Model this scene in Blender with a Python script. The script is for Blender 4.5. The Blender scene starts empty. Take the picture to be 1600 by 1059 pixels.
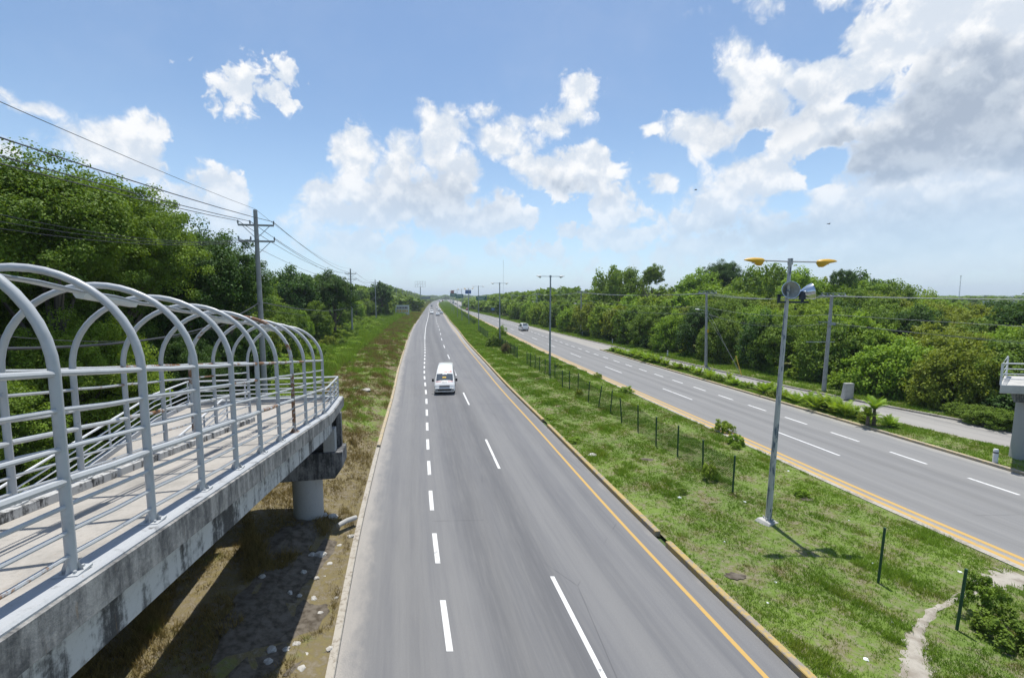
import bpy, bmesh, math, random
import numpy as np
from mathutils import Vector, Matrix, Euler
random.seed(7)
R = math.radians
SC = bpy.context.scene
COL = SC.collection
H = 8.8                                   # eye height of the photographer on the footbridge

# ------------------------------------------------------------------ camera
FPX, HOR = 720.0, 65.5
TH = math.atan(HOR / FPX)
cam = bpy.data.cameras.new('camera'); cam.sensor_width = 36; cam.lens = 36 * FPX / 1600
cam.clip_start = .1; cam.clip_end = 20000
co = bpy.data.objects.new('camera', cam); COL.objects.link(co)
co.location = (0, 0, H); co.rotation_euler = (math.pi / 2 - TH, 0, 0)
SC.camera = co
SC.view_settings.view_transform = 'Standard'; SC.view_settings.look = 'None'
SC.view_settings.exposure = 0.27; SC.view_settings.gamma = 1

def ray(px, py):
    x = (px - 800) / FPX; y = (py - 529.5) / FPX
    s, c = math.sin(TH), math.cos(TH)
    return Vector((x, c - y * s, -(s + y * c)))
def G(px, py, z=0.0):                      # ground point seen at a pixel
    d = ray(px, py); t = (z - H) / d.z
    return Vector((d.x * t, d.y * t, z))
def P(px, py, Y):                          # point at depth Y seen at a pixel
    d = ray(px, py); t = Y / d.y
    return Vector((d.x * t, Y, H + d.z * t))

# ------------------------------------------------------------------ sun and sky
SUN_EL, SUN_AZ = 76.5, 3.0               # azimuth from +Y (ahead), negative = left
sun = bpy.data.lights.new('sun', 'SUN'); sun.energy = 4.6; sun.angle = R(.55); sun.color = (1, .965, .9)
so = bpy.data.objects.new('sun', sun); COL.objects.link(so)
sd = Vector((math.sin(R(SUN_AZ)) * math.cos(R(SUN_EL)), math.cos(R(SUN_AZ)) * math.cos(R(SUN_EL)), math.sin(R(SUN_EL))))
so.rotation_euler = sd.to_track_quat('Z', 'Y').to_euler(); so.location = sd * 100

class NT:
    def __init__(s, t): s.t = t; s.n = t.nodes; s.l = t.links
    def new(s, typ, **k):
        n = s.n.new(typ)
        for a, b in k.items(): setattr(n, a, b)
        return n
    def put(s, sock, v):
        if hasattr(v, 'is_output') or isinstance(v, bpy.types.NodeSocket): s.l.new(v, sock)
        else: sock.default_value = v
    def math(s, op, a, b=None, c=None, clamp=False):
        n = s.new('ShaderNodeMath', operation=op); n.use_clamp = clamp
        s.put(n.inputs[0], a)
        if b is not None: s.put(n.inputs[1], b)
        if c is not None: s.put(n.inputs[2], c)
        return n.outputs[0]
    def vmath(s, op, a, b=None):
        n = s.new('ShaderNodeVectorMath', operation=op); s.put(n.inputs[0], a)
        if b is not None: s.put(n.inputs[1], b)
        return n.outputs['Value'] if op in ('LENGTH', 'DOT_PRODUCT') else n.outputs[0]
    def noise(s, vec, scale, detail=4, rough=.55, dist=0):
        n = s.new('ShaderNodeTexNoise'); s.put(n.inputs['Vector'], vec)
        n.inputs['Scale'].default_value = scale; n.inputs['Detail'].default_value = detail
        n.inputs['Roughness'].default_value = rough; n.inputs['Distortion'].default_value = dist
        return n.outputs[0]
    def ramp(s, v, a, b, lo=0., hi=1.):
        n = s.new('ShaderNodeMapRange', interpolation_type='SMOOTHSTEP'); s.put(n.inputs[0], v)
        n.inputs[1].default_value = a; n.inputs[2].default_value = b
        n.inputs[3].default_value = lo; n.inputs[4].default_value = hi
        return n.outputs[0]
    def mix(s, f, a, b, blend='MIX'):
        n = s.new('ShaderNodeMix', data_type='RGBA', blend_type=blend)
        s.put(n.inputs[0], f); s.put(n.inputs[6], col4(a)); s.put(n.inputs[7], col4(b))
        return n.outputs[2]
def col4(c): return (*c, 1) if isinstance(c, tuple) and len(c) == 3 else c

def azel(px, py):
    d = ray(px, py).normalized()
    return math.degrees(math.atan2(d.x, d.y)), math.degrees(math.asin(d.z))

CLOUDS = [  # centre and radii of the cloud heads (degrees are computed below), strength
 (40,168,75,22,.62),(0,235,40,18,.5),(380,135,50,36,.50),(445,128,34,32,.46),(212,185,26,22,.6),(240,205,24,24,.6),
 (190,245,85,55,.85),(300,310,80,50,.9),(350,320,36,42,.9),(250,350,140,42,.75),(340,375,130,42,.7),
 (572,245,52,48,1.1),(628,262,48,55,1.1),(600,305,90,60,1.1),(512,318,46,34,1.),(560,330,70,30,.9),(694,205,40,42,1.15),(700,255,66,62,1.1),
 (690,318,74,62,1.1),(745,335,80,38,1.05),(785,326,42,24,.95),(672,165,18,13,.7),(540,372,110,50,.66),(610,400,110,42,.52),
 (757,173,22,15,.6),(800,225,54,32,.92),(850,200,55,28,.75),(908,140,36,40,.92),(890,180,42,28,.9),(812,252,26,26,.85),
 (890,275,72,34,1.1),(850,266,38,20,1.),(925,262,36,32,1.1),(960,330,44,40,.9),(915,368,50,20,.85),(972,372,42,18,.8),
 (1035,288,32,18,.9),(1020,207,14,10,.66),(1010,372,26,16,.75),(840,395,50,18,.5),(770,388,24,18,.6),
 (1175,112,58,66,1.15),(1235,105,34,40,1.1),(1190,175,70,55,1.1),(1100,205,66,42,1.05),(1290,135,72,56,1.1),(1345,112,66,50,1.1),
 (1275,200,100,50,1.1),(1370,45,60,52,1.1),(1450,60,100,100,1.2),(1570,60,100,110,1.2),(1480,185,160,90,1.3),(1400,250,130,60,1.2),
 (1170,285,76,56,1.1),(1130,325,72,48,1.1),(1090,352,70,34,1.05),(1310,315,80,34,1.),(1410,300,140,80,1.2),(1570,290,120,110,1.2),
 (1250,365,170,45,1.),(1450,385,220,60,1.),(1100,388,110,26,.85),(1300,410,380,40,.75),(1400,-120,300,120,1.1)]
HOLES = [(1182,212,30,20,.75),(1290,248,70,26,.8),(1424,95,18,22,.5),(1262,275,30,30,.5),(1250,50,40,70,.6)]
GREY = [(1440,235,190,50,1.),(1520,150,110,90,.9),(1570,210,120,70,1.),(1400,375,260,60,.6),(1180,375,160,30,.45),(700,320,120,50,.25),(890,292,70,20,.35),(1200,200,120,50,.22)]

world = bpy.data.worlds.new('World'); world.cycles.sampling_method = 'MANUAL'; world.cycles.sample_map_resolution = 256; SC.world = world; world.use_nodes = True
w = NT(world.node_tree); w.n.clear()
sky = w.new('ShaderNodeTexSky', sky_type='NISHITA'); sky.sun_disc = False
sky.sun_elevation = R(SUN_EL); sky.sun_rotation = R(SUN_AZ); sky.air_density = 1.0; sky.dust_density = .6; sky.ozone_density = 1.2
tc = w.new('ShaderNodeTexCoord').outputs['Generated']
sx = w.new('ShaderNodeSeparateXYZ'); w.put(sx.inputs[0], tc)
az = w.math('MULTIPLY', w.math('ARCTAN2', sx.outputs[0], sx.outputs[1]), 57.2958)
el = w.math('MULTIPLY', w.math('ARCSINE', sx.outputs[2]), 57.2958)
cb = w.new('ShaderNodeCombineXYZ'); w.put(cb.inputs[0], az); w.put(cb.inputs[1], el); p0 = cb.outputs[0]
def warp(vec, scale, amp):
    n = w.new('ShaderNodeTexNoise'); w.put(n.inputs[0], tc); n.inputs['Scale'].default_value = scale; n.inputs['Detail'].default_value = 6
    n.inputs['Roughness'].default_value = .6
    d = w.vmath('SUBTRACT', n.outputs['Color'], (.5, .5, .5))
    return w.vmath('ADD', vec, w.vmath('MULTIPLY', d, (amp, amp, 0)))
pw = warp(p0, 8, 6)
def field(lst, vec, soft=False):
    acc = None
    for (px, py, rx, ry, st) in lst:
        a, e = azel(px, py); a2, _ = azel(px + rx, py); a1, _ = azel(px - rx, py); _, e2 = azel(px, py - ry); _, e1 = azel(px, py + ry)
        hx, hy = (a2 - a1) / 2 * 1.12, (e2 - e1) / 2 * 1.12
        v = w.vmath('MULTIPLY', w.vmath('SUBTRACT', vec, (a, e, 0)), (1 / hx, 1 / hy, 0))
        q = w.math('MULTIPLY', w.math('SUBTRACT', 1.0, w.vmath('LENGTH', v)), st)
        if acc is None: acc = q
        else: acc = w.math('SMOOTH_MAX', acc, q, .12)
    return acc
f1 = field(CLOUDS, pw); fh = field(HOLES, pw); fg = field(GREY, warp(p0, 5, 9))
f1 = w.math('SUBTRACT', f1, w.math('MAXIMUM', w.math('MULTIPLY', fh, 1.6), 0))
def billow(vec, scale, det=3.):
    n = w.new('ShaderNodeTexVoronoi', feature='SMOOTH_F1', voronoi_dimensions='2D'); n.inputs['Scale'].default_value = scale; n.inputs['Detail'].default_value = det
    n.inputs['Roughness'].default_value = .55; n.inputs['Lacunarity'].default_value = 2.3; n.inputs['Smoothness'].default_value = .9; w.put(n.inputs['Vector'], vec)
    return w.math('SUBTRACT', 1.0, n.outputs['Distance'])
nz = w.new('ShaderNodeTexNoise'); w.put(nz.inputs[0], tc); nz.inputs['Scale'].default_value = 22; nz.inputs['Detail'].default_value = 5
tw = w.vmath('ADD', w.vmath('MULTIPLY', p0, (.0175, .0175, 0)), w.vmath('MULTIPLY', w.vmath('SUBTRACT', nz.outputs['Color'], (.5, .5, .5)), (.05, .05, .05)))
b1 = billow(tw, 15, 3); b2 = billow(w.vmath('ADD', tw, (-.003, .024, 0)), 13, 1); b3 = billow(tw, 13, 1)
n1 = w.noise(tc, 13, 9, .62)
n2 = w.noise(w.vmath('ADD', tc, (-.003, -.003, .014)), 13, 9, .62)
den = w.math('ADD', w.math('ADD', f1, .275), w.math('ADD', w.math('MULTIPLY', w.math('SUBTRACT', b1, .55), .75), w.math('MULTIPLY', w.math('SUBTRACT', n1, .5), .75)))
wisp = w.ramp(w.noise(tc, 4, 3, .5), .35, .65, .24, .70)       # some edges crisp, some torn
alpha = w.math('SMOOTH_MIN', w.math('DIVIDE', w.math('MAXIMUM', den, 0), wisp), 1.0, .25)
alpha = w.ramp(alpha, 0, .95)
lsum = w.math('ADD', w.math('MULTIPLY', w.math('SUBTRACT', b3, b2), .55), w.math('ADD', w.math('MULTIPLY', w.math('SUBTRACT', n1, n2), 1.6), w.math('MULTIPLY', w.math('SUBTRACT', b1, .5), .35)))
lit = w.ramp(lsum, -.30, .20)                                  # heads bright towards the sun, hollows greyer
core = w.ramp(den, .12, .75)
grey = w.math('MULTIPLY', w.ramp(fg, -.1, .4), w.ramp(den, .15, .7))
shade = w.math('MULTIPLY', lit, w.ramp(n1, .3, .6, .7, 1.))
cc = w.mix(shade, (.70, .765, .85), (1.0, 1.0, 1.0))
cc = w.mix(w.math('MULTIPLY', grey, .92), cc, w.mix(shade, (.38, .45, .56), (.55, .62, .71)))
cc = w.mix(w.ramp(el, 13, 1, 0, .75), cc, (.60, .70, .83))
lowfade = w.ramp(el, .5, 16, .40, 1.)
thin = w.ramp(w.noise(tc, 5, 5, .6), .4, .75, 0, .05)
alpha = w.math('MULTIPLY', w.math('MAXIMUM', w.math('MULTIPLY', alpha, .97), thin), lowfade)
skyc = w.mix(1.0, sky.outputs[0], (.98, 1.06, 1.10), 'MULTIPLY')
hz = w.ramp(el, -1, 22, .42, 0.)
skyc = w.mix(hz, skyc, (4.9, 6.8, 9.2))
bg1 = w.new('ShaderNodeBackground'); w.put(bg1.inputs[0], skyc); bg1.inputs[1].default_value = .112
bg2 = w.new('ShaderNodeBackground'); w.put(bg2.inputs[0], cc); bg2.inputs[1].default_value = .86
mx = w.new('ShaderNodeMixShader'); w.put(mx.inputs[0], alpha); w.l.new(bg1.outputs[0], mx.inputs[1]); w.l.new(bg2.outputs[0], mx.inputs[2])
ow = w.new('ShaderNodeOutputWorld'); w.l.new(mx.outputs[0], ow.inputs[0])

# ------------------------------------------------------------------ materials
M = {}
def newmat(name):
    m = bpy.data.materials.new(name); m.use_nodes = True
    t = NT(m.node_tree); t.n.clear()
    b = t.new('ShaderNodeBsdfPrincipled'); o = t.new('ShaderNodeOutputMaterial'); t.l.new(b.outputs[0], o.inputs[0])
    M[name] = m
    return m, t, b
def simple(name, c, rough=.6, metal=0., var=.15, scale=3., c2=None, bump=0., spec=.5, coat=0.):
    m, t, b = newmat(name)
    oc = t.new('ShaderNodeTexCoord').outputs['Object']
    n = t.noise(oc, scale, 5, .6)
    c2 = c2 or tuple(x * (1 - var * 2) for x in c)
    t.put(b.inputs['Base Color'], t.mix(t.ramp(n, .35, .7), c, c2))
    b.inputs['Roughness'].default_value = rough; b.inputs['Metallic'].default_value = metal
    b.inputs['Specular IOR Level'].default_value = spec; b.inputs['Coat Weight'].default_value = coat
    if bump:
        bn = t.new('ShaderNodeBump'); bn.inputs['Strength'].default_value = bump; bn.inputs['Distance'].default_value = .02
        t.put(bn.inputs['Height'], t.noise(oc, scale * 8, 5, .6)); t.l.new(bn.outputs[0], b.inputs['Normal'])
    return m
simple('paint_white', (.78, .78, .76), .28, var=.03, coat=.6)
simple('paint_silver', (.42, .44, .46), .3, .4, var=.03, coat=.5)
simple('paint_red', (.32, .03, .02), .3, var=.03, coat=.5)
simple('paint_dark', (.04, .045, .06), .3, var=.03, coat=.5)
simple('glass_dark', (.09, .105, .12), .05, var=0, spec=.8)
simple('rubber', (.02, .02, .02), .8)
simple('plastic_black', (.018, .018, .02), .5)
simple('plastic_grey', (.10, .11, .12), .5)
simple('chrome', (.6, .62, .65), .2, .9, var=.02)
simple('lens', (.65, .68, .72), .12, var=.03, spec=.8)
simple('tail_red', (.35, .02, .02), .25)
simple('red_print', (.60, .05, .04), .6)
simple('yellow_print', (.80, .52, .08), .6)
simple('purple_print', (.22, .13, .17), .7, var=.2)
simple('blue_print', (.06, .14, .38), .5)
simple('white_print', (.75, .75, .73), .6)
simple('board_white', (.78, .79, .77), .7, var=.1)
simple('sign_green', (.015, .16, .11), .5)
simple('sign_blue', (.05, .14, .40), .5)
simple('concrete_pole', (.36, .36, .35), .85, var=.12, scale=2, bump=.15)
simple('concrete_pale', (.46, .45, .42), .85, var=.15, scale=1.4, bump=.2)
simple('galvanised', (.30, .33, .36), .45, .35, var=.1)
simple('lamp_white', (.62, .63, .62), .4, var=.05)
simple('lamp_yellow', (.62, .36, .02), .45, var=.06)
simple('wire', (.035, .038, .045), .6)
simple('wire_pale', (.30, .31, .31), .5, .3)
simple('insulator', (.25, .27, .28), .3)
simple('green_metal', (.012, .07, .035), .5, var=.1)
simple('bark', (.14, .11, .08), .9, var=.25, scale=4, bump=.3)
simple('dead_wood', (.18, .15, .12), .9, var=.2)
simple('stone', (.46, .44, .40), .9, var=.2, scale=6, bump=.3)
simple('litter', (.75, .77, .78), .5, var=.05)
simple('wall_white', (.62, .62, .58), .8, var=.08)
simple('wall_cream', (.52, .48, .34), .8, var=.08)
simple('bird', (.03, .03, .035), .8)
simple('reflector_inner', (.50, .50, .46), .35, .2, var=.12, scale=9)
simple('aluminium', (.62, .66, .72), .22, .95, var=.03)
simple('dark_iron', (.02, .03, .05), .5, .3)

def asphalt(name, base, dark, dusty, width, lanes):
    m, t, b = newmat(name)
    uv = t.new('ShaderNodeUVMap').outputs[0]
    s = t.new('ShaderNodeSeparateXYZ'); t.put(s.inputs[0], uv); u, v = s.outputs[0], s.outputs[1]
    def vec(a, c_):
        c = t.new('ShaderNodeCombineXYZ'); t.put(c.inputs[0], t.math('MULTIPLY', u, a)); t.put(c.inputs[1], t.math('MULTIPLY', v, c_)); return c.outputs[0]
    streak = t.noise(vec(1.1, .012), 1.3, 4, .6)
    fine = t.noise(vec(4., .16), 2.2, 6, .7)
    blot = t.noise(vec(.35, .12), 1, 5, .6)
    grain = t.noise(vec(1, 1), 38, 3, .7)
    f = t.ramp(t.math('ADD', t.math('MULTIPLY', streak, .6), t.math('ADD', t.math('MULTIPLY', fine, .25), t.math('MULTIPLY', blot, .25))), .42, .72)
    c = t.mix(f, base, dark)
    for (cu, wu, amt) in lanes:                                   # tyre polish along the wheel paths
        d = t.ramp(t.math('ABSOLUTE', t.math('SUBTRACT', t.math('ADD', u, t.math('MULTIPLY', t.math('SUBTRACT', blot, .5), .8)), cu)), 0, wu, amt, 0)
        c = t.mix(t.math('MULTIPLY', d, t.ramp(fine, .25, .6, .5, 1)), c, tuple(x * .55 for x in dark))
    e = t.math('MINIMUM', u, t.math('SUBTRACT', width, u))
    dn = t.noise(vec(1.2, .5), 1.3, 6, .7)
    dust = t.math('MULTIPLY', t.ramp(t.math('ADD', e, t.math('MULTIPLY', t.math('SUBTRACT', dn, .5), 1.2)), .05, .75, 1, 0), .75)
    c = t.mix(dust, c, dusty)
    crack = t.new('ShaderNodeTexVoronoi', feature='DISTANCE_TO_EDGE'); t.put(crack.inputs['Vector'], t.vmath('ADD', vec(.16, .09), t.vmath('MULTIPLY', t.vmath('SUBTRACT', vec(0, 0), vec(0, 0)), (0, 0, 0))))
    crack.inputs['Scale'].default_value = 1.0
    ck = t.math('MULTIPLY', t.ramp(crack.outputs[0], .0, .004, 1, 0), t.ramp(blot, .5, .62))
    c = t.mix(t.math('MULTIPLY', ck, .6), c, tuple(x * .4 for x in dark))
    c = t.mix(t.ramp(grain, .3, .75, 0., .6), c, tuple(x * .62 for x in base))
    t.put(b.inputs['Base Color'], c); b.inputs['Roughness'].default_value = .82; b.inputs['Specular IOR Level'].default_value = .35
    bn = t.new('ShaderNodeBump'); bn.inputs['Strength'].default_value = .35; bn.inputs['Distance'].default_value = .01
    t.put(bn.inputs['Height'], grain); t.l.new(bn.outputs[0], b.inputs['Normal'])
asphalt('asphalt_near', (.200, .199, .198), (.135, .137, .147), (.40, .37, .33), 11.2, [(4.2, 1., .45), (5.9, 1., .5), (5.0, 1.5, .25), (8.0, .7, .2), (9.6, .7, .2), (1.9, .5, .15)])
asphalt('asphalt_far', (.24, .237, .23), (.185, .185, .185), (.38, .36, .32), 10.0, [(1.5, .6, .3), (3.0, .6, .3), (4.8, .6, .4), (6.2, .6, .4)])
asphalt('pavement_pale', (.34, .325, .30), (.25, .24, .225), (.36, .33, .28), 5.5, [])

def worn(name, c, under, thr=.62):
    m, t, b = newmat(name)
    g = t.new('ShaderNodeNewGeometry').outputs['Position']
    n = t.noise(g, 7, 8, .72)
    n2 = t.noise(g, 1.1, 4, .6)
    t.put(b.inputs['Base Color'], t.mix(t.ramp(t.math('ADD', t.math('MULTIPLY', n, .7), t.math('MULTIPLY', n2, .35)), thr, thr + .12), c, under))
    b.inputs['Roughness'].default_value = .75
worn('mark_white', (.60, .60, .59), (.27, .27, .27), .555)
worn('mark_yellow', (.46, .29, .08), (.30, .24, .16), .58)
worn('kerb_yellow', (.38, .27, .09), (.24, .21, .17), .48)
worn('kerb_plain', (.36, .33, .28), (.22, .19, .15), .5)
worn('kerb_faded', (.42, .33, .19), (.27, .24, .19), .48)

# stained concrete of the ramp: pale render with black algae running down from the slab edge
def stained(name, light, dark, lo, hi, streak=(6, 6, 1.1)):
    m, t, b = newmat(name)
    oc = t.new('ShaderNodeTexCoord').outputs['Object']
    s1 = t.noise(t.vmath('MULTIPLY', oc, streak), 1.0, 7, .68)
    s2 = t.noise(oc, 1.1, 6, .65); s3 = t.noise(oc, 14, 5, .7)
    s4 = t.noise(t.vmath('MULTIPLY', oc, (9, 9, 1.2)), 1.3, 5, .7)
    f = t.math('ADD', t.math('MULTIPLY', s1, .5), t.math('ADD', t.math('MULTIPLY', s2, .35), t.math('MULTIPLY', s3, .2)))
    c = t.mix(t.ramp(f, lo, hi), light, dark)
    c = t.mix(t.math('MULTIPLY', t.ramp(s4, .62, .74), .55), c, (.24, .15, .07))
    c = t.mix(t.ramp(s3, .5, .8, 0, .35), c, tuple(x * .6 for x in light))
    t.put(b.inputs['Base Color'], c); b.inputs['Roughness'].default_value = .88
    bn = t.new('ShaderNodeBump'); bn.inputs['Strength'].default_value = .4; bn.inputs['Distance'].default_value = .02
    t.put(bn.inputs['Height'], t.math('ADD', s3, t.math('MULTIPLY', s1, .5))); t.l.new(bn.outputs[0], b.inputs['Normal'])
stained('concrete_fascia', (.34, .33, .31), (.06, .062, .064), .42, .64)
stained('concrete_girder', (.50, .50, .485), (.05, .05, .05), .49, .60, (3.4, 3.4, .12))
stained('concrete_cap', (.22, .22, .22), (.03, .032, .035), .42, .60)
stained('concrete_kerb', (.36, .375, .39), (.08, .08, .08), .56, .68)
stained('concrete_kerb_inner', (.42, .42, .41), (.03, .03, .03), .50, .60)
stained('concrete_column', (.35, .35, .34), (.18, .18, .17), .55, .75)
stained('deck_floor', (.36, .335, .30), (.24, .225, .20), .46, .66, (1, .3, 1))

# tubes: grey gloss paint with chips and rust in places
def tubepaint(name, rust, c=(.43, .445, .455)):
    m, t, b = newmat(name)
    oc = t.new('ShaderNodeTexCoord').outputs['Object']
    n = t.noise(oc, 1.1, 5, .7); n2 = t.noise(oc, 16, 5, .75); n3 = t.noise(oc, 3.5, 5, .65)
    c = t.mix(t.ramp(n3, .45, .75, 0, .55), c, tuple(x * .68 for x in c))
    f = t.ramp(t.math('ADD', t.math('MULTIPLY', n, .75), t.math('MULTIPLY', n2, .28)), rust, rust + .06)
    c = t.mix(t.ramp(n2, .64, .72, 0, .75), c, (.10, .10, .10))
    rc = t.mix(t.ramp(n2, .4, .65), (.16, .07, .03), (.28, .17, .10))
    c = t.mix(f, c, rc)
    t.put(b.inputs['Base Color'], c); t.put(b.inputs['Roughness'], t.math('ADD', .38, t.math('MULTIPLY', f, .5)))
    bn = t.new('ShaderNodeBump'); bn.inputs['Strength'].default_value = .2; bn.inputs['Distance'].default_value = .004
    t.put(bn.inputs['Height'], n2); t.l.new(bn.outputs[0], b.inputs['Normal'])
tubepaint('tube_grey', .66)
tubepaint('tube_rusty', .50)
tubepaint('tube_white', .72, (.60, .61, .62))
tubepaint('pole_peeling', .80, (.40, .41, .42))
def peeling():
    m, t, b = newmat('pole_paint')
    oc = t.new('ShaderNodeTexCoord').outputs['Object']
    n = t.noise(t.vmath('MULTIPLY', oc, (9, 9, 1.6)), 1, 6, .7)
    t.put(b.inputs['Base Color'], t.mix(t.ramp(n, .5, .58), (.46, .46, .44), (.10, .13, .17))); b.inputs['Roughness'].default_value = .6
peeling()

# grass colour by where it grows: shared by the soil sheet and the blades
def grass_nodes(t, dryness, blade):
    g = t.new('ShaderNodeNewGeometry').outputs['Position']
    g = t.vmath('MULTIPLY', g, (1, 1, 0))
    a = t.noise(g, .16, 5, .6); b_ = t.noise(g, .9, 6, .65); c_ = t.noise(g, 5, 5, .7)
    lush = t.mix(t.ramp(a, .36, .64), (.145, .240, .030), (.100, .185, .022))
    lush = t.mix(t.ramp(b_, .45, .7, 0, .7), lush, (.18, .215, .04))
    dry = t.mix(t.ramp(c_, .3, .7), (.21, .175, .075), (.105, .085, .04))
    fx = t.math('ADD', t.math('MULTIPLY', b_, .6), t.math('MULTIPLY', a, .5))
    if dryness < .5:                                               # drier ground round the ramp, also browned to deepen the shade there
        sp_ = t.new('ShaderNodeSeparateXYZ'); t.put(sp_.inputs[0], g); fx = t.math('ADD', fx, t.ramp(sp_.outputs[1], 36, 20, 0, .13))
    f = t.ramp(fx, dryness, dryness + .16)
    col = t.mix(f, lush, dry)
    if not blade:
        soil = t.mix(t.ramp(c_, .35, .65), (.13, .10, .065), (.22, .19, .14))
        col = t.mix(t.ramp(t.math('ADD', t.math('MULTIPLY', c_, .55), t.math('MULTIPLY', b_, .45)), .44, .6, .25, .85), col, soil)
    return col, c_
def grass_mat(name, dryness, blade):
    m, t, b = newmat(name)
    col, c_ = grass_nodes(t, dryness, blade)
    if blade:
        at = t.new('ShaderNodeAttribute', attribute_name='tone').outputs['Fac']
        col = t.mix(t.ramp(at, 0, 1, 0, .75), t.mix(1, col, (1.15, 1.1, .95), 'MULTIPLY'), t.mix(1, col, (2.1, 1.9, 1.6), 'MULTIPLY'))
        t.n.remove(b)
        o = [n for n in t.n if n.type == 'OUTPUT_MATERIAL'][0]
        d = t.new('ShaderNodeBsdfDiffuse'); tr = t.new('ShaderNodeBsdfTranslucent'); mxx = t.new('ShaderNodeMixShader')
        t.put(d.inputs[0], col); t.put(tr.inputs[0], col); mxx.inputs[0].default_value = .35
        t.l.new(d.outputs[0], mxx.inputs[1]); t.l.new(tr.outputs[0], mxx.inputs[2]); t.l.new(mxx.outputs[0], o.inputs[0])
    else:
        t.put(b.inputs['Base Color'], col); b.inputs['Roughness'].default_value = .95; b.inputs['Specular IOR Level'].default_value = .1
        bn = t.new('ShaderNodeBump'); bn.inputs['Strength'].default_value = .8; bn.inputs['Distance'].default_value = .06
        t.put(bn.inputs['Height'], c_); t.l.new(bn.outputs[0], b.inputs['Normal'])
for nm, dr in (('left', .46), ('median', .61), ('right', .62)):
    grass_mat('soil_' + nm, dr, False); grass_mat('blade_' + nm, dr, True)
simple('dirt', (.36, .33, .28), .95, var=.25, scale=2.5, c2=(.22, .19, .15), bump=.4)
simple('rubble', (.13, .11, .085), .95, var=.3, scale=5, c2=(.05, .038, .024), bump=.5)  # rubble tone, darkened to carry the shade under the ramp
simple('ground_far', (.06, .10, .025), .95, var=.2, scale=.02)

def leaf(name, a, b2, c3, sat=1.):
    m, t, b = newmat(name)
    t.n.remove(b); o = [n for n in t.n if n.type == 'OUTPUT_MATERIAL'][0]
    at = t.new('ShaderNodeAttribute', attribute_name='tone').outputs['Fac']
    rnd = t.new('ShaderNodeObjectInfo').outputs['Random']
    c = t.mix(at, a, b2)
    c = t.mix(t.ramp(rnd, .2, 1, 0, .55), c, c3)
    c = t.mix(t.ramp(at, .88, 1, 0, .5), c, tuple(min(1, x * 1.6) for x in b2))
    d = t.new('ShaderNodeBsdfPrincipled'); d.inputs['Roughness'].default_value = .55; d.inputs['Specular IOR Level'].default_value = .15
    tr = t.new('ShaderNodeBsdfTranslucent'); mxx = t.new('ShaderNodeMixShader'); mxx.inputs[0].default_value = .3
    t.put(d.inputs['Base Color'], c); t.put(tr.inputs[0], t.mix(1, c, (1.3, 1.25, .5), 'MULTIPLY'))
    t.l.new(d.outputs[0], mxx.inputs[1]); t.l.new(tr.outputs[0], mxx.inputs[2]); t.l.new(mxx.outputs[0], o.inputs[0])
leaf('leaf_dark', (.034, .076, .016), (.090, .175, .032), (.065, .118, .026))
leaf('leaf_mid', (.085, .150, .020), (.205, .305, .036), (.140, .205, .030))
leaf('leaf_bright', (.140, .240, .024), (.270, .410, .042), (.230, .290, .030))
leaf('leaf_yellow', (.150, .190, .020), (.270, .320, .040), (.180, .230, .030))
leaf('leaf_dry', (.10, .085, .04), (.20, .17, .08), (.14, .13, .05))

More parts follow.
